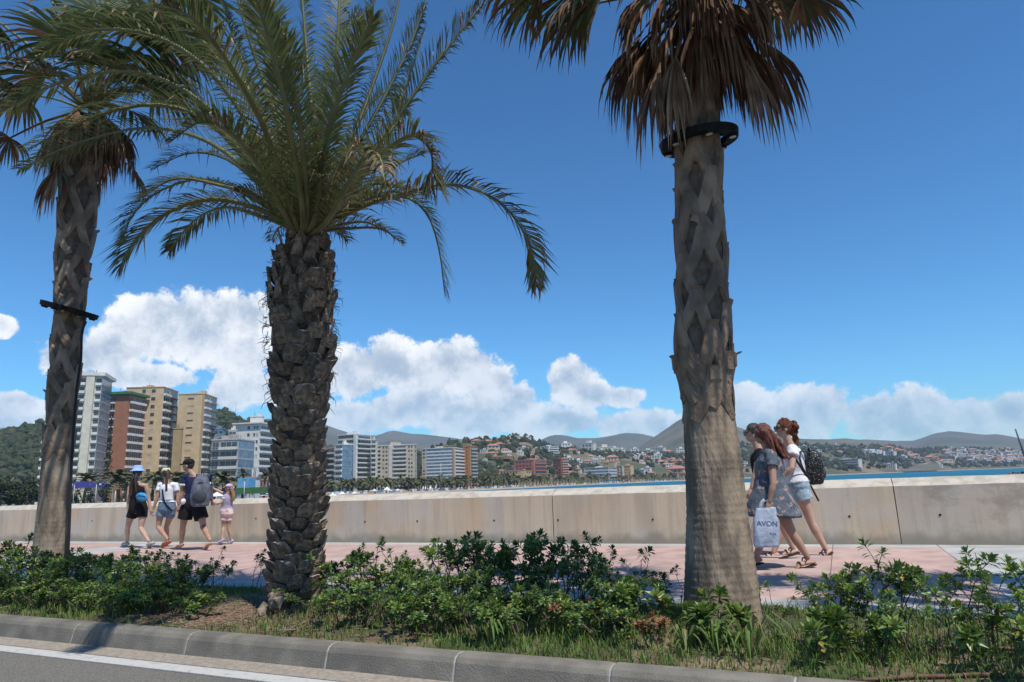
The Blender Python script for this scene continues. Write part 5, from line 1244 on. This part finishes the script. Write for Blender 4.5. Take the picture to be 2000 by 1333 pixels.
class Person:
    def __init__(s, label, Y0, k, J, face, skin=None, group=None, hw=1.0):
        s.k, s.Y0, s.hw = k, Y0, hw; s.skin = skin or m_skin
        s.j = {n: at(v[0], v[1], Y0 + (v[2] if len(v) > 2 else 0)) for n, v in J.items()}
        f = V(face).normalized(); s.f = f
        j = s.j; j['pel'] = (j['hl']+j['hr'])/2; j['sh'] = (j['sl']+j['sr'])/2
        low = min(j['al'].z, j['ar'].z); s.base = V((j['pel'].x, j['pel'].y, 0))
        s.t = thing('person', label, 'person', s.base, group); s.body()
    def rings(s, spec, b, grow=0., n=20, flare=None):
        """torso loft: (t along pelvis->shoulder, half width, half depth)"""
        j, k = s.j, s.k; P, Q = j['pel'], j['sh']; ax0 = (j['hr']-j['hl']).normalized(); ax1 = (j['sr']-j['sl']).normalized(); up = (Q-P); R_ = []
        for t, a, d, *off in spec:
            c = P + up*t + (s.f*off[0]*k if off else V()); u = min(max(t, 0), 1); ax = ax0.lerp(ax1, u).normalized(); dp = up.normalized().cross(ax).normalized(); ring = []
            for i in range(n):
                th = 2*math.pi*i/n; cs, sn_ = math.cos(th), math.sin(th); e = .85
                ring.append(c + ax*math.copysign(abs(cs)**e, cs)*(a*k*s.hw+grow) + dp*math.copysign(abs(sn_)**e, sn_)*(d*k*s.hw+grow))
            R_.append(ring)
        b.loft(R_, 0, True)
    TORSO = [(-.16,.07,.06),(-.08,.15,.115),(.0,.172,.125),(.15,.165,.12),(.42,.128,.098),(.68,.142,.108),(.86,.155,.105),(.97,.14,.085),(1.05,.075,.062)]
    def hand(s, b, w, d, side, curl=.5):
        k = s.k; d = d.normalized(); side = (side - d*side.dot(d)).normalized(); nrm = d.cross(side)
        b.capsule([w, w+d*.045*k, w+d*.085*k], [.024*k, .036*k, .034*k], 10, side=side, ell=(1.05, .5))
        for i, (o, ln) in enumerate(((-.027, .066), (-.009, .076), (.009, .071), (.026, .056))):
            p = w + d*.085*k + side*o*k; p1 = p + (d + nrm*curl*.5).normalized()*ln*.5*k; p2 = p1 + (d + nrm*curl*1.6).normalized()*ln*.5*k
            b.capsule([p-d*.012*k, p, p1, p2], [.0095*k, .0095*k, .0088*k, .0075*k], 7)
        p = w + d*.02*k - side*.03*k; p1 = p + (d*.6 - side*.75 + nrm*.3).normalized()*.035*k; b.capsule([p, p1, p1 + (d + nrm*.4).normalized()*.03*k], [.013*k, .0105*k, .009*k], 7)
    def body(s):
        j, k, b = s.j, s.k, MB(); hd, f = j['head'], s.f; up = V((0, 0, 1)); sd = f.cross(up).normalized(); s.sd = sd
        M = Matrix((sd, f, up)).transposed()
        b.ball(hd + up*.012*k, V((.074, .092, .105))*k, nu=18, nv=14, M=M)
        b.ball(hd + f*.026*k - up*.052*k, V((.056, .066, .062))*k, nu=14, nv=10, M=M)
        b.capsule([hd + f*.088*k + up*.012*k, hd + f*.108*k - up*.022*k], [.009*k, .015*k], 8)
        b.capsule([hd + f*.088*k - up*.062*k - sd*.018*k, hd + f*.092*k - up*.062*k, hd + f*.088*k - up*.062*k + sd*.018*k], [.008*k, .010*k, .008*k], 7)
        for q in (-1, 1): b.ball(hd + sd*q*.075*k - f*.008*k - up*.008*k, V((.012, .022, .033))*k, M=M)
        b.capsule([hd - up*.06*k - f*.012*k, j['neck'], j['neck'].lerp(j['sh'], .9)], [.05*k, .053*k, .066*k], 12)
        s.rings(s.TORSO, b)
        for L in 'lr':
            S_, E, W, H_, K, A = (j[n+L] for n in ('s', 'e', 'w', 'h', 'k', 'a')); c = j['sh']
            b.capsule([c.lerp(S_, .55), S_, S_.lerp(E, .35), E, E.lerp(W, .3), W], [.06*k, .052*k, .048*k, .036*k, .038*k, .025*k], 12)
            sdv = s.f if 'hs'+L not in j else (j['hs'+L]); s.hand(b, W, (W-E), sdv, .6)
            b.capsule([H_ + (j['pel']-H_)*.25, H_.lerp(K, .25), H_.lerp(K, .65), K, K.lerp(A, .3), K.lerp(A, .65), A], [.092*k*s.hw, .086*k*s.hw, .064*k*s.hw, .05*k, .054*k, .041*k, .032*k], 14)
            T = j['t'+L]; fd = (T-A); fl = V((fd.x, fd.y, fd.z)); heel = A - fl.normalized()*.045*k + V((0, 0, -.045*k))
            if 'q'+L in j: heel = j['q'+L]
            b.capsule([heel, A.lerp(T, .35) - V((0, 0, .028*k)), T - fl.normalized()*.05*k, T], [.032*k, .036*k, .036*k, .022*k], 10, ell=(1.1, .72), side=fl.cross(up) if fl.cross(up).length > .01 else None)
            bn = fl.normalized(); sv = bn.cross(up).normalized()
            for i in range(5): o = (-.032+.016*i)*k; b.capsule([T - bn*.03*k + sv*o, T + bn*(.022-.004*abs(i-1))*k + sv*o], [.0105*k, .009*k], 6)
        s.ob = s.part('body', remesh(b, .0075*max(k, .85), 3, 'body', s.skin))
        for q in (-1, 1):
            e = MB(); e.ball(hd + f*.083*k + sd*q*.03*k + up*.018*k, .011*k, nu=8, nv=6); q_ = s.part('eye', e.mesh('eye', m_eye)); q_.parent = s.ob
    def part(s, name, me):
        o = s.base; me.transform(Matrix.Translation(-o)); return link(name, me, s.t)
    def wear(s, name, b, m, vox=.011, it=2, ruffle=.006, rs=9): return s.part(name, remesh(b, vox, it, name, m, ruffle, rs, len(s.t.children)))
    def shirt(s, name, m, hem=.05, sleeve=.5, grow=.016, sr=.068, spec=None, cuff=None):
        b = MB(); sp = [(hem,.175,.128)] + [q for q in s.TORSO if q[0] > hem+.03 and q[0] < 1.0] + [(1.03,.085,.07)]
        s.rings(spec or sp, b, grow)
        for L in 'lr':
            if sleeve > 0:
                S_, E = s.j['s'+L], s.j['e'+L]; b.tube([s.j['sh'].lerp(S_, .5), S_, S_.lerp(E, sleeve*.6), S_.lerp(E, sleeve)], [.074*s.k, .068*s.k, sr*s.k, (sr+.004)*s.k], 14)
                if cuff:
                    c = MB(); c.tube([S_.lerp(E, sleeve-.1), S_.lerp(E, sleeve+.02)], (sr+.008)*s.k, 14); s.part('cuff', remesh(c, .008, 1, 'cuff', cuff))
        s.wear(name, b, m)
    def shorts(s, name, m, top=.28, leg=.5, lr=.105, grow=.014):
        b = MB(); s.rings([(-.14,.12,.10)] + [(-.06,.165,.125),(.0,.178,.132),(.15,.172,.128),(top,.15,.112)], b, grow)
        for L in 'lr':
            H_, K = s.j['h'+L], s.j['k'+L]; h0 = H_ + (s.j['pel']-H_)*.2
            b.tube([h0 + V((0, 0, .05*s.k)), h0.lerp(K, .2), h0.lerp(K, leg)], [.10*s.k*s.hw, (lr)*s.k*s.hw, (lr+.004)*s.k*s.hw], 16)
        s.wear(name, b, m)
    def haircap(s, m, name='hair', back=.018, grow=.014, extra=None, low=.0, ruffle=.006, rs=22, vox=.009):
        b = MB(); k, hd, f, up = s.k, s.j['head'], s.f, V((0, 0, 1)); M = Matrix((s.sd, f, up)).transposed()
        b.ball(hd - f*back*k + up*(.026-low)*k, V((.074+grow, .086+grow, .10+grow))*k, nu=18, nv=14, M=M)
        if extra: extra(b)
        return s.wear(name, b, m, vox, 1, ruffle, rs)
    def shoe(s, L, m, name='shoe', g=.012, sole=None):
        j, k = s.j, s.k; A, T = j['a'+L], j['t'+L]; fl = (T-A).normalized(); heel = A - fl*.045*k + V((0, 0, -.045*k)); b = MB()
        if 'q'+L in j: heel = j['q'+L]
        b.capsule([heel, A.lerp(T, .35) - V((0, 0, .026*k)), T - fl*.04*k, T + fl*.02*k], [(.034*k+g), (.04*k+g), (.038*k+g), .028*k+g], 10, ell=(1.08, .8)); s.wear(name, b, m, .009, 2, 0)
    def sandal(s, L, m):
        j, k = s.j, s.k; A, T = j['a'+L], j['t'+L]; fl = (T-A).normalized(); up = V((0,0,1)); sv = fl.cross(up).normalized(); heel = A - fl*.05*k + V((0, 0, -.085*k)); b = MB()
        if 'q'+L in j: heel = j['q'+L] - V((0, 0, .035*k))
        tp = T - V((0, 0, .03*k)) + fl*.03*k; b.capsule([heel, heel.lerp(tp, .5), tp], [.042*k, .045*k, .042*k], 10, side=sv, ell=(1, .28)); mid = T - fl*.04*k
        for c, r in ((mid, .043), (A.lerp(T, .3) - V((0,0,.012*k)), .047)):
            b.tube([c + sv*math.cos(a)*r*k + up*math.sin(a)*r*.8*k for a in [math.pi*i/8 for i in range(9)]], .008*k, 6)
        s.part('sandal', b.mesh('sandal', m))
    def glasses(s):
        b = MB(); k, hd, f, up, sd = s.k, s.j['head'], s.f, V((0,0,1)), s.sd; c = hd + f*.098*k + up*.02*k
        for q in (-1, 1):
            o = c + sd*q*.034*k; b.tube([o - f*.004*k, o + f*.006*k], .027*k, 12, ell=(1.1, .9), side=sd); b.tube([o + sd*q*.03*k, hd + sd*q*.08*k + up*.018*k - f*.005*k], .006*k, 5)
        b.tube([c - sd*.012*k, c + sd*.012*k], .005*k, 5); s.part('sunglasses', b.mesh('sunglasses', m_lens))
    def hat(s, kind, m):
        k, hd, f, sd = s.k, s.j['head'], s.f, s.sd; up = (V((0,0,1)) - f*.06).normalized(); b = MB(); n = 22
        def ring(h, r, ox=0., st=1.12): return [hd + up*h*k + f*ox*k + sd*math.cos(2*math.pi*i/n)*r*k + f*math.sin(2*math.pi*i/n)*r*st*k for i in range(n)]
        if kind == 'bucket': R_ = [ring(.018, .155), ring(.024, .15), ring(.055, .103), ring(.11, .092), ring(.137, .078), ring(.143, .03)]; b.loft(R_, 0, True)
        else:
            b.loft([ring(.035, .094), ring(.07, .094), ring(.105, .078), ring(.125, .05), ring(.132, .015)], 0, True)
            pk = [hd + up*.042*k + f*.09*k - sd*.07*k, hd + up*.05*k + f*.09*k, hd + up*.042*k + f*.09*k + sd*.07*k, hd + up*.022*k + f*.165*k + sd*.045*k, hd + up*.028*k + f*.178*k, hd + up*.022*k + f*.165*k - sd*.045*k]
            b.add(pk + [q - up*.008*k for q in pk], [(0,1,4,5),(1,2,3,4),(11,10,7,6),(10,9,8,7),(5,4,10,11),(4,3,9,10),(3,2,8,9),(0,5,11,6)])
            b.ball(hd + up*.134*k, .008*k)
        s.part('hat' if kind == 'bucket' else 'cap', b.mesh('hat', m))

def strand(b, pts, rad, n, rr, spread, r):
    for _ in range(n):
        o = V((rr.uniform(-1, 1), rr.uniform(-1, 1), rr.uniform(-.5, .5)))*spread; P = [V(p) + o*(.4+.6*i/(len(pts)-1)) + V((rr.uniform(-1,1), rr.uniform(-1,1), 0))*r*.4 for i, p in enumerate(pts)]
        b.capsule(spline(P, 8), [r*rad[0] + (r*rad[1]-r*rad[0])*i/7 for i in range(8)], 7)
FAM = 'family walking hand in hand along the sea wall'
rr = random.Random(17)
# woman in the bucket hat
p = Person('woman in black with blue bucket hat and long dark hair, seen from behind', 15.0, 1.0, dict(head=(269,922), neck=(269,939), sl=(255,949,.04), sr=(285,949,-.04), hl=(259,996), hr=(281,996), el=(251,972,-.05), wl=(250,997,-.02), er=(290,973), wr=(294,996), kl=(249,1032,.05), al=(248,1059,.25), kr=(275,1032,-.05), ar=(290,1057,-.35), tl=(241,1064,.38), tr=(292,1068,-.28), qr=(299,1061,-.42)), (-.45, .9, 0), group=FAM)
p.shirt('vest_top', m_blackc, hem=.12, sleeve=0); p.shorts('shorts', m_blackc, .3, .42); h = p.j['head']
def ex(b, h=h): strand(b, [h + V((.0,-.075,.0)), h + V((.01,-.11,-.14)), h + V((.01,-.125,-.3)), h + V((.015,-.12,-.46))], (1.1, .5), 12, rr, .085, .03)
p.haircap(m_hair_d, extra=ex, low=.02); p.hat('bucket', m_hatb); p.shoe('r', m_shoe); p.shoe('l', m_shoe)
c = at(277, 971, 14.78); t = thing('waist_bag', 'bright blue belt bag on the back of the woman in black', 'bag', c); b = MB(); b.ball((0,0,0), (.135,.05,.09), nu=18, nv=12, M=Matrix.Rotation(.25, 3, 'Y')); link('pouch', remesh(b, .01, 1, 'pouch', mat('blue_nylon', (.03,.22,.48), (.05,.30,.58), 12, .5), .006), t)
b = MB(); b.tube([(-.1,-.045,.055),(0,-.056,.03),(.1,-.045,0)], .006, 5); link('zip', b.mesh('zip', m_blackc), t); b = MB(); b.tube([(-.13,.03,.04),(-.17,.09,.13),(-.16,.12,.3)], .012, 6); link('strap', b.mesh('strap', m_blackc), t)
# girl in the yellow cap
p = Person('girl in white tee and denim shorts with pale yellow cap and long ponytail', 14.85, .95, dict(head=(324,925), neck=(325,940), sl=(312,948,.03), sr=(343,948,-.03), hl=(315,995), hr=(337,995), el=(308,970), wl=(299,995), er=(347,970), wr=(348,985), kl=(309,1030,-.02), al=(328,1054,-.28), kr=(325,1030,.1), ar=(327,1056,.3), tl=(320,1064,-.22), ql=(332,1057,-.33), tr=(318,1064,.36)), (-.6, .8, 0), skin=m_skin2, group=FAM)
p.shirt('tee_shirt', m_white, hem=.3, sleeve=.5); p.shorts('denim_shorts', m_denim, .42, .42, .108); h = p.j['head']
def ex(b, h=h): strand(b, [h + V((.06,-.06,.02)), h + V((.09,-.10,-.1)), h + V((.09,-.12,-.24)), h + V((.10,-.11,-.38))], (.9, .5), 6, rr, .022, .026)
p.haircap(m_hair_b, extra=ex); p.hat('cap', m_haty); p.sandal('l', m_coral); p.sandal('r', m_coral)
b = MB(); j = p.j; b.tube(spline([j['sl'].lerp(j['sh'], .4) + V((0,-.03,.075)), j['sh'].lerp(j['pel'], .35) + V((-.03,-.135,0)), j['sh'].lerp(j['pel'], .75) + V((.03,-.14,0)), j['hr'] + V((.06,-.14,-.03))], 12), .011, 6, ell=(1.6, .6)); p.part('bag_strap', b.mesh('bag_strap', m_blackc))
# man with the grey backpack
p = Person('man in navy tee and black shorts with black cap, looking aside', 13.95, 1.08, dict(head=(368,910), neck=(374,924), sl=(361,933,.0), sr=(403,934,.0), hl=(364,988), hr=(389,988), el=(356,964), wl=(350,986), er=(412,962,-.02), wr=(414,980,.2), kl=(357,1031,0), al=(354,1062,.1), kr=(398,1030,-.05), ar=(410,1055,-.35), tl=(344,1070,.2), tr=(402,1072,-.25), qr=(415,1062,-.4)), (-.9, .1, 0), skin=m_skin2, group=FAM)
p.shirt('tee_shirt', m_navy, hem=.1, sleeve=.5, sr=.078, grow=.02, cuff=m_white); p.shorts('shorts', m_blackc, .3, .62, .125); p.haircap(m_hair_d, grow=.006); p.hat('cap', m_capb)
tm = MB(); K_ = p.j['kr']; A_ = p.j['ar']; tm.tube([K_.lerp(A_, -.12), K_.lerp(A_, .1)], .058*p.k, 14); p.part('tattoo', remesh(tm, .009, 1, 'tattoo', mat('tattooed_skin', (.42,.245,.17), (.05,.06,.07), 26, .6, 3, lo=.5, hi=.54), .004))
def backpack(label, c, w, d, h, m, m2, rz=0, strap=None, lean=0):
    t = thing('backpack', label, 'backpack', c); t.rotation_euler = (lean, 0, rz); b = MB(); R_ = []
    for z, ww, dd in ((-.5,.35,.4),(-.47,.44,.5),(-.25,.5,.62),(.1,.47,.55),(.33,.36,.42),(.46,.22,.28),(.5,.08,.1)):
        R_.append([V((math.copysign(abs(math.cos(a))**.7, math.cos(a))*w*ww, math.copysign(abs(math.sin(a))**.7, math.sin(a))*d*dd - d*.1, z*h)) for a in [2*math.pi*i/18 for i in range(18)]])
    b.loft(R_); link('pack_body', remesh(b, .011, 2, 'pack_body', m, .007, 11), t)
    b = MB(); b.ball((0, -d*.58, -h*.2), (w*.38, d*.22, h*.2), nu=16, nv=10); link('front_pocket', remesh(b, .01, 2, 'front_pocket', m2, .005), t)
    b = MB(); b.tube([(-w*.3, -d*.5, h*.2), (0, -d*.62, h*.24), (w*.3, -d*.5, h*.2)], .007, 5); link('zip', b.mesh('zip', m_blackc), t)
    b = MB(); b.tube(spline([(-.035, d*.1, h*.46), (0, d*.12, h*.56), (.035, d*.1, h*.46)], 7), .009, 5); link('grab_loop', b.mesh('grab_loop', m_blackc), t)
    for q in (-1, 1):
        b = MB(); b.tube(spline([(q*w*.2, d*.2, h*.42), (q*w*.32, d*.5, h*.5), (q*w*.36, d*.9, h*.44), (q*w*.42, d*.8, h*.05), (q*w*.45, d*.35, -h*.34)], 14), .019, 7, ell=(1.3, .5)); link('shoulder_strap', b.mesh('shoulder_strap', m2), t)
    return t
m_gp = cloth('grey_nylon', (.14,.155,.19), (.09,.10,.13), rough=.7); m_gp2 = cloth('dark_grey_nylon', (.055,.06,.075), rough=.7)
backpack('large grey rucksack on the back of the man in navy', at(393, 958, 13.66), .37, .24, .62, m_gp, m_gp2, .25)
b = MB(); b.ball(at(358, 980, 13.8), (.05,.05,.06)); tag(b.build('ball', m_white), 'small round white object held at the hip of the man in navy', 'ball')
# pointing child
p = Person('small child in pink cap and lilac top, one arm stretched out', 15.0, .74, dict(head=(447,954), neck=(445,964), sl=(440,970,-.06), sr=(448,970,.08), hl=(438,1004,-.02), hr=(448,1004,.02), el=(431,983,-.12), wl=(419,985,-.1), er=(428,960,.1), wr=(418,955,.1), kl=(436,1030), al=(434,1054,-.05), kr=(446,1031,.04), ar=(452,1056,.12), tl=(427,1061,-.05), tr=(446,1063,.12)), (-1, .05, 0), group=FAM)
p.shirt('top', m_lilac, hem=.1, sleeve=.4, sr=.06, cuff=m_white); p.shorts('shorts', m_pinkw, .3, .5, .10); h = p.j['head']
def ex(b, h=h): strand(b, [h + V((.05,-.02,.0)), h + V((.09,-.03,-.08)), h + V((.11,-.03,-.18)), h + V((.09,-.02,-.26))], (1, .6), 9, rr, .035, .022)
p.haircap(m_hair_f, extra=ex); p.hat('cap', m_hatp); p.shoe('l', m_shoep); p.shoe('r', m_shoep)

STR = 'women striding along the promenade'
# woman in white tee with the speckled rucksack
p = Person('tall woman with curly red hair, white tee, pale denim shorts and sunglasses', 9.4, 1.05, dict(head=(1530,838), neck=(1539,862), sl=(1549,879,-.17), sr=(1545,879,.17), hl=(1560,952,-.09), hr=(1560,952,.09), el=(1546,915,-.25), wl=(1531,931,-.2), er=(1530,912,.24), wr=(1512,925,.2), kl=(1585,1022,-.08), al=(1613,1073,-.1), kr=(1530,1025,.1), ar=(1511,1079,.1), tl=(1601,1090,-.12), ql=(1621,1076,-.1), tr=(1490,1089,.1)), (-1, .02, -.05), group=STR)
p.shirt('tee_shirt', m_white, hem=.12, sleeve=.34, grow=.022, sr=.078); p.shorts('denim_shorts', m_denim2, .3, .36, .118); h = p.j['head']
def ex(b, h=h):
    for _ in range(70):
        d = V((rr.gauss(0,1), rr.gauss(0,1), rr.gauss(0,1))).normalized(); q = h + V((.125,0,.005)) + V((d.x*.075, d.y*.075, d.z*.10))*rr.uniform(.4, 1); b.ball(q, rr.uniform(.016, .034), nu=8, nv=6)
    strand(b, [h + V((.09,-.03,-.05)), h + V((.14,-.03,-.13)), h + V((.12,-.02,-.2))], (1, .5), 8, rr, .04, .018)
p.haircap(m_hair_c, extra=ex, ruffle=.014, rs=40, vox=.008); p.glasses(); p.sandal('r', m_sandal); p.sandal('l', m_sandal)
m_speck = mat('speckled_black_nylon', (.014,.014,.016), (.6,.6,.58), 75, .5, 1, lo=.65, hi=.69); bp = backpack('black white-speckled small rucksack hanging on the red haired woman', at(1585, 912, 9.36), .27, .22, .45, m_speck, m_gp2, 1.57, lean=0); bp.rotation_euler = (0, -.18, 1.57)
b = MB(); b.tube(spline([at(1578,938,9.3), at(1588,958,9.28), at(1599,979,9.27)], 7), .009, 5, ell=(1.5, .5)); b.tube(spline([at(1553,896,9.18), at(1566,916,9.2), at(1578,935,9.26)], 7), .010, 5, ell=(1.5, .5)); o = b.build('loose_strap', m_blackc); o.parent = bp; o.matrix_parent_inverse = (Matrix.Translation(bp.location) @ bp.rotation_euler.to_matrix().to_4x4()).inverted()
# dark woman half hidden behind the dress
p = Person('woman in dark top and sunglasses, half hidden behind the woman in the dress', 9.0, 1.0, dict(head=(1470,847), neck=(1477,869), sl=(1484,886,-.16), sr=(1482,886,.16), hl=(1494,955,-.09), hr=(1494,955,.09), el=(1476,926,-.2), wl=(1468,953,-.2), er=(1495,926,.22), wr=(1500,960,.2), kl=(1478,1024,-.08), al=(1462,1074,-.1), kr=(1528,1025,.09), ar=(1549,1071,.1), tl=(1443,1086,-.1), tr=(1530,1083,.1), qr=(1556,1076,.1)), (-1, .05, 0), group=STR)
p.shirt('dark_top', m_blackc, hem=.05, sleeve=.45, grow=.02); p.shorts('dark_shorts', m_blackc, .3, .5); p.haircap(m_hair_d, extra=lambda b: b.ball(p.j['head'] + V((.10, 0, .02)), .045)); p.glasses(); p.sandal('l', m_sandal); p.sandal('r', m_sandal)
# woman in the floral dress
p = Person('woman in grey floral dress with long auburn hair, striding', 8.25, 1.0, dict(head=(1489,848), neck=(1497,869), sl=(1507,890,-.17), sr=(1496,888,.17), hl=(1506,962,-.09), hr=(1506,962,.09), el=(1510,946,-.27), wl=(1503,980,-.26), er=(1484,945,.24), wr=(1473,972,.2), kl=(1548,1043,-.09), al=(1577,1088,-.1), kr=(1490,1045,.1), ar=(1477,1090,.1), tl=(1556,1109,-.12), ql=(1588,1098,-.1), tr=(1455,1102,.1)), (-1, .0, -.08), skin=m_skin2, group=STR, hw=1.12)
b = MB(); p.rings([(-.62,.25,.27),(-.6,.252,.272),(-.4,.235,.25),(-.2,.22,.22),(0,.20,.185),(.2,.175,.16),(.42,.15,.135),(.68,.16,.14),(.86,.165,.125),(.98,.135,.09),(1.03,.085,.07)], b, .012, 24)
for L in 'lr':
    S_, E = p.j['s'+L], p.j['e'+L]; b.tube([p.j['sh'].lerp(S_, .5), S_, S_.lerp(E, .26), S_.lerp(E, .42)], [.078, .074, .078, .084], 14)
p.wear('dress', b, m_dress, .012, 2, .022, 7); h = p.j['head']
def ex(b, h=h):
    strand(b, [h + V((.05,-.05,.03)), h + V((.11,-.07,-.09)), h + V((.165,-.08,-.2)), h + V((.21,-.09,-.285))], (1.3, .45), 18, rr, .05, .03)
    strand(b, [h + V((.0,-.085,.02)), h + V((.02,-.11,-.1)), h + V((.04,-.13,-.22))], (1.1, .4), 8, rr, .03, .026)
p.haircap(m_hair_r, extra=ex, grow=.018, low=.012, ruffle=.008, rs=34, back=.01); p.sandal('l', m_sandal); p.sandal('r', m_sandal)
# printed carrier bag
t0 = at(1497, 992, 8.0); t = thing('carrier_bag', 'white plastic carrier bag with printed lettering held by the woman in the dress', 'bag', t0)
m_bag = mat('white_plastic', (.53,.60,.70), (.45,.52,.62), 10, .45, 4, .5, 18, trans=.25)
b = MB(); R_ = []; bw = .155
for z, w, d in ((-.43,.125,.028),(-.42,.14,.04),(-.3,.152,.055),(-.15,.145,.05),(-.03,.125,.035),(0,.118,.028)):
    R_.append([V((math.copysign(abs(math.cos(a))**.55, math.cos(a))*w - .05*(-z/.43), math.sin(a)*d, z)) for a in [2*math.pi*i/20 for i in range(20)]])
b.loft(R_); link('bag_body', remesh(b, .009, 2, 'bag_body', m_bag, .010, 9), t)
for q in (-1, 1):
    b = MB(); b.tube(spline([(q*.075, 0, -.02), (q*.05, 0, .05), (.012*q, 0, .085)], 8), .016, 6, ell=(1.4, .4)); link('bag_handle', b.mesh('bag_handle', m_bag), t)
def lettering(txt, size, loc, m, name):
    cu = bpy.data.curves.new(name, 'FONT'); cu.body = txt; cu.size = size; cu.extrude = .001; cu.align_x = 'CENTER'; o = bpy.data.objects.new(name, cu); TS.collection.objects.link(o)
    vl = TS.view_layers[0]; vl.update(); dg = vl.depsgraph; me = bpy.data.meshes.new_from_object(o.evaluated_get(dg)); bpy.data.objects.remove(o); me.materials.clear(); me.materials.append(m); me.transform(Matrix.Translation(loc) @ Matrix.Rotation(.06, 4, 'Y') @ Matrix.Rotation(math.pi/2, 4, 'X'))
    bm = bmesh.new(); bm.from_mesh(me); bmesh.ops.subdivide_edges(bm, edges=[e for e in bm.edges if e.calc_length() > .012], cuts=2)
    for v in bm.verts:                                    # lay the print on the bag
        h_, n_, _, _ = BV.ray_cast(V((v.co.x, -1, v.co.z)), V((0, 1, 0)))
        v.co.y = (h_.y if h_ else -.05) - .0012
    bm.to_mesh(me); bm.free(); return link(name, me, t)
from mathutils.bvhtree import BVHTree
bag_me = [c for c in t.children if c.name.startswith('bag_body')][0].data; BV = BVHTree.FromPolygons([v.co.copy() for v in bag_me.vertices], [tuple(p.vertices) for p in bag_me.polygons])
m_ink = mat('blue_ink', (.03,.03,.14), rough=.6); m_ink2 = mat('red_ink', (.35,.04,.07), rough=.6)
lettering('AVON', .080, (-.03, -.068, -.20), m_ink, 'printed_name'); lettering('N36', .045, (.02, -.068, -.30), m_ink, 'printed_number'); lettering('_', .06, (.02, -.068, -.312), m_ink, 'printed_rule')
bpy.data.scenes.remove(TS)
# ------------------------------------------------------------------ the air itself
def haze_box():
    b = MB(); b.box((-7900, -7900, -3.6), (7900, 7900, 640))
    m = bpy.data.materials.new('haze_air'); m.use_nodes = True; nt = m.node_tree
    for n in list(nt.nodes):
        if n.type == 'BSDF_PRINCIPLED': nt.nodes.remove(n)
    pv = nt.nodes.new('ShaderNodeVolumePrincipled'); pv.inputs['Color'].default_value = (.62, .80, 1, 1); pv.inputs['Density'].default_value = 0.95e-4; pv.inputs['Anisotropy'].default_value = .0
    nt.links.new(pv.outputs[0], nt.nodes['Material Output'].inputs['Volume'])
    tag(b.build('haze', m), 'pale blue summer haze in the air over bay and hills', 'haze', kind='stuff')
haze_box()
for o in list(bpy.data.objects):
    if o.get('_o') is not None: del o['_o']
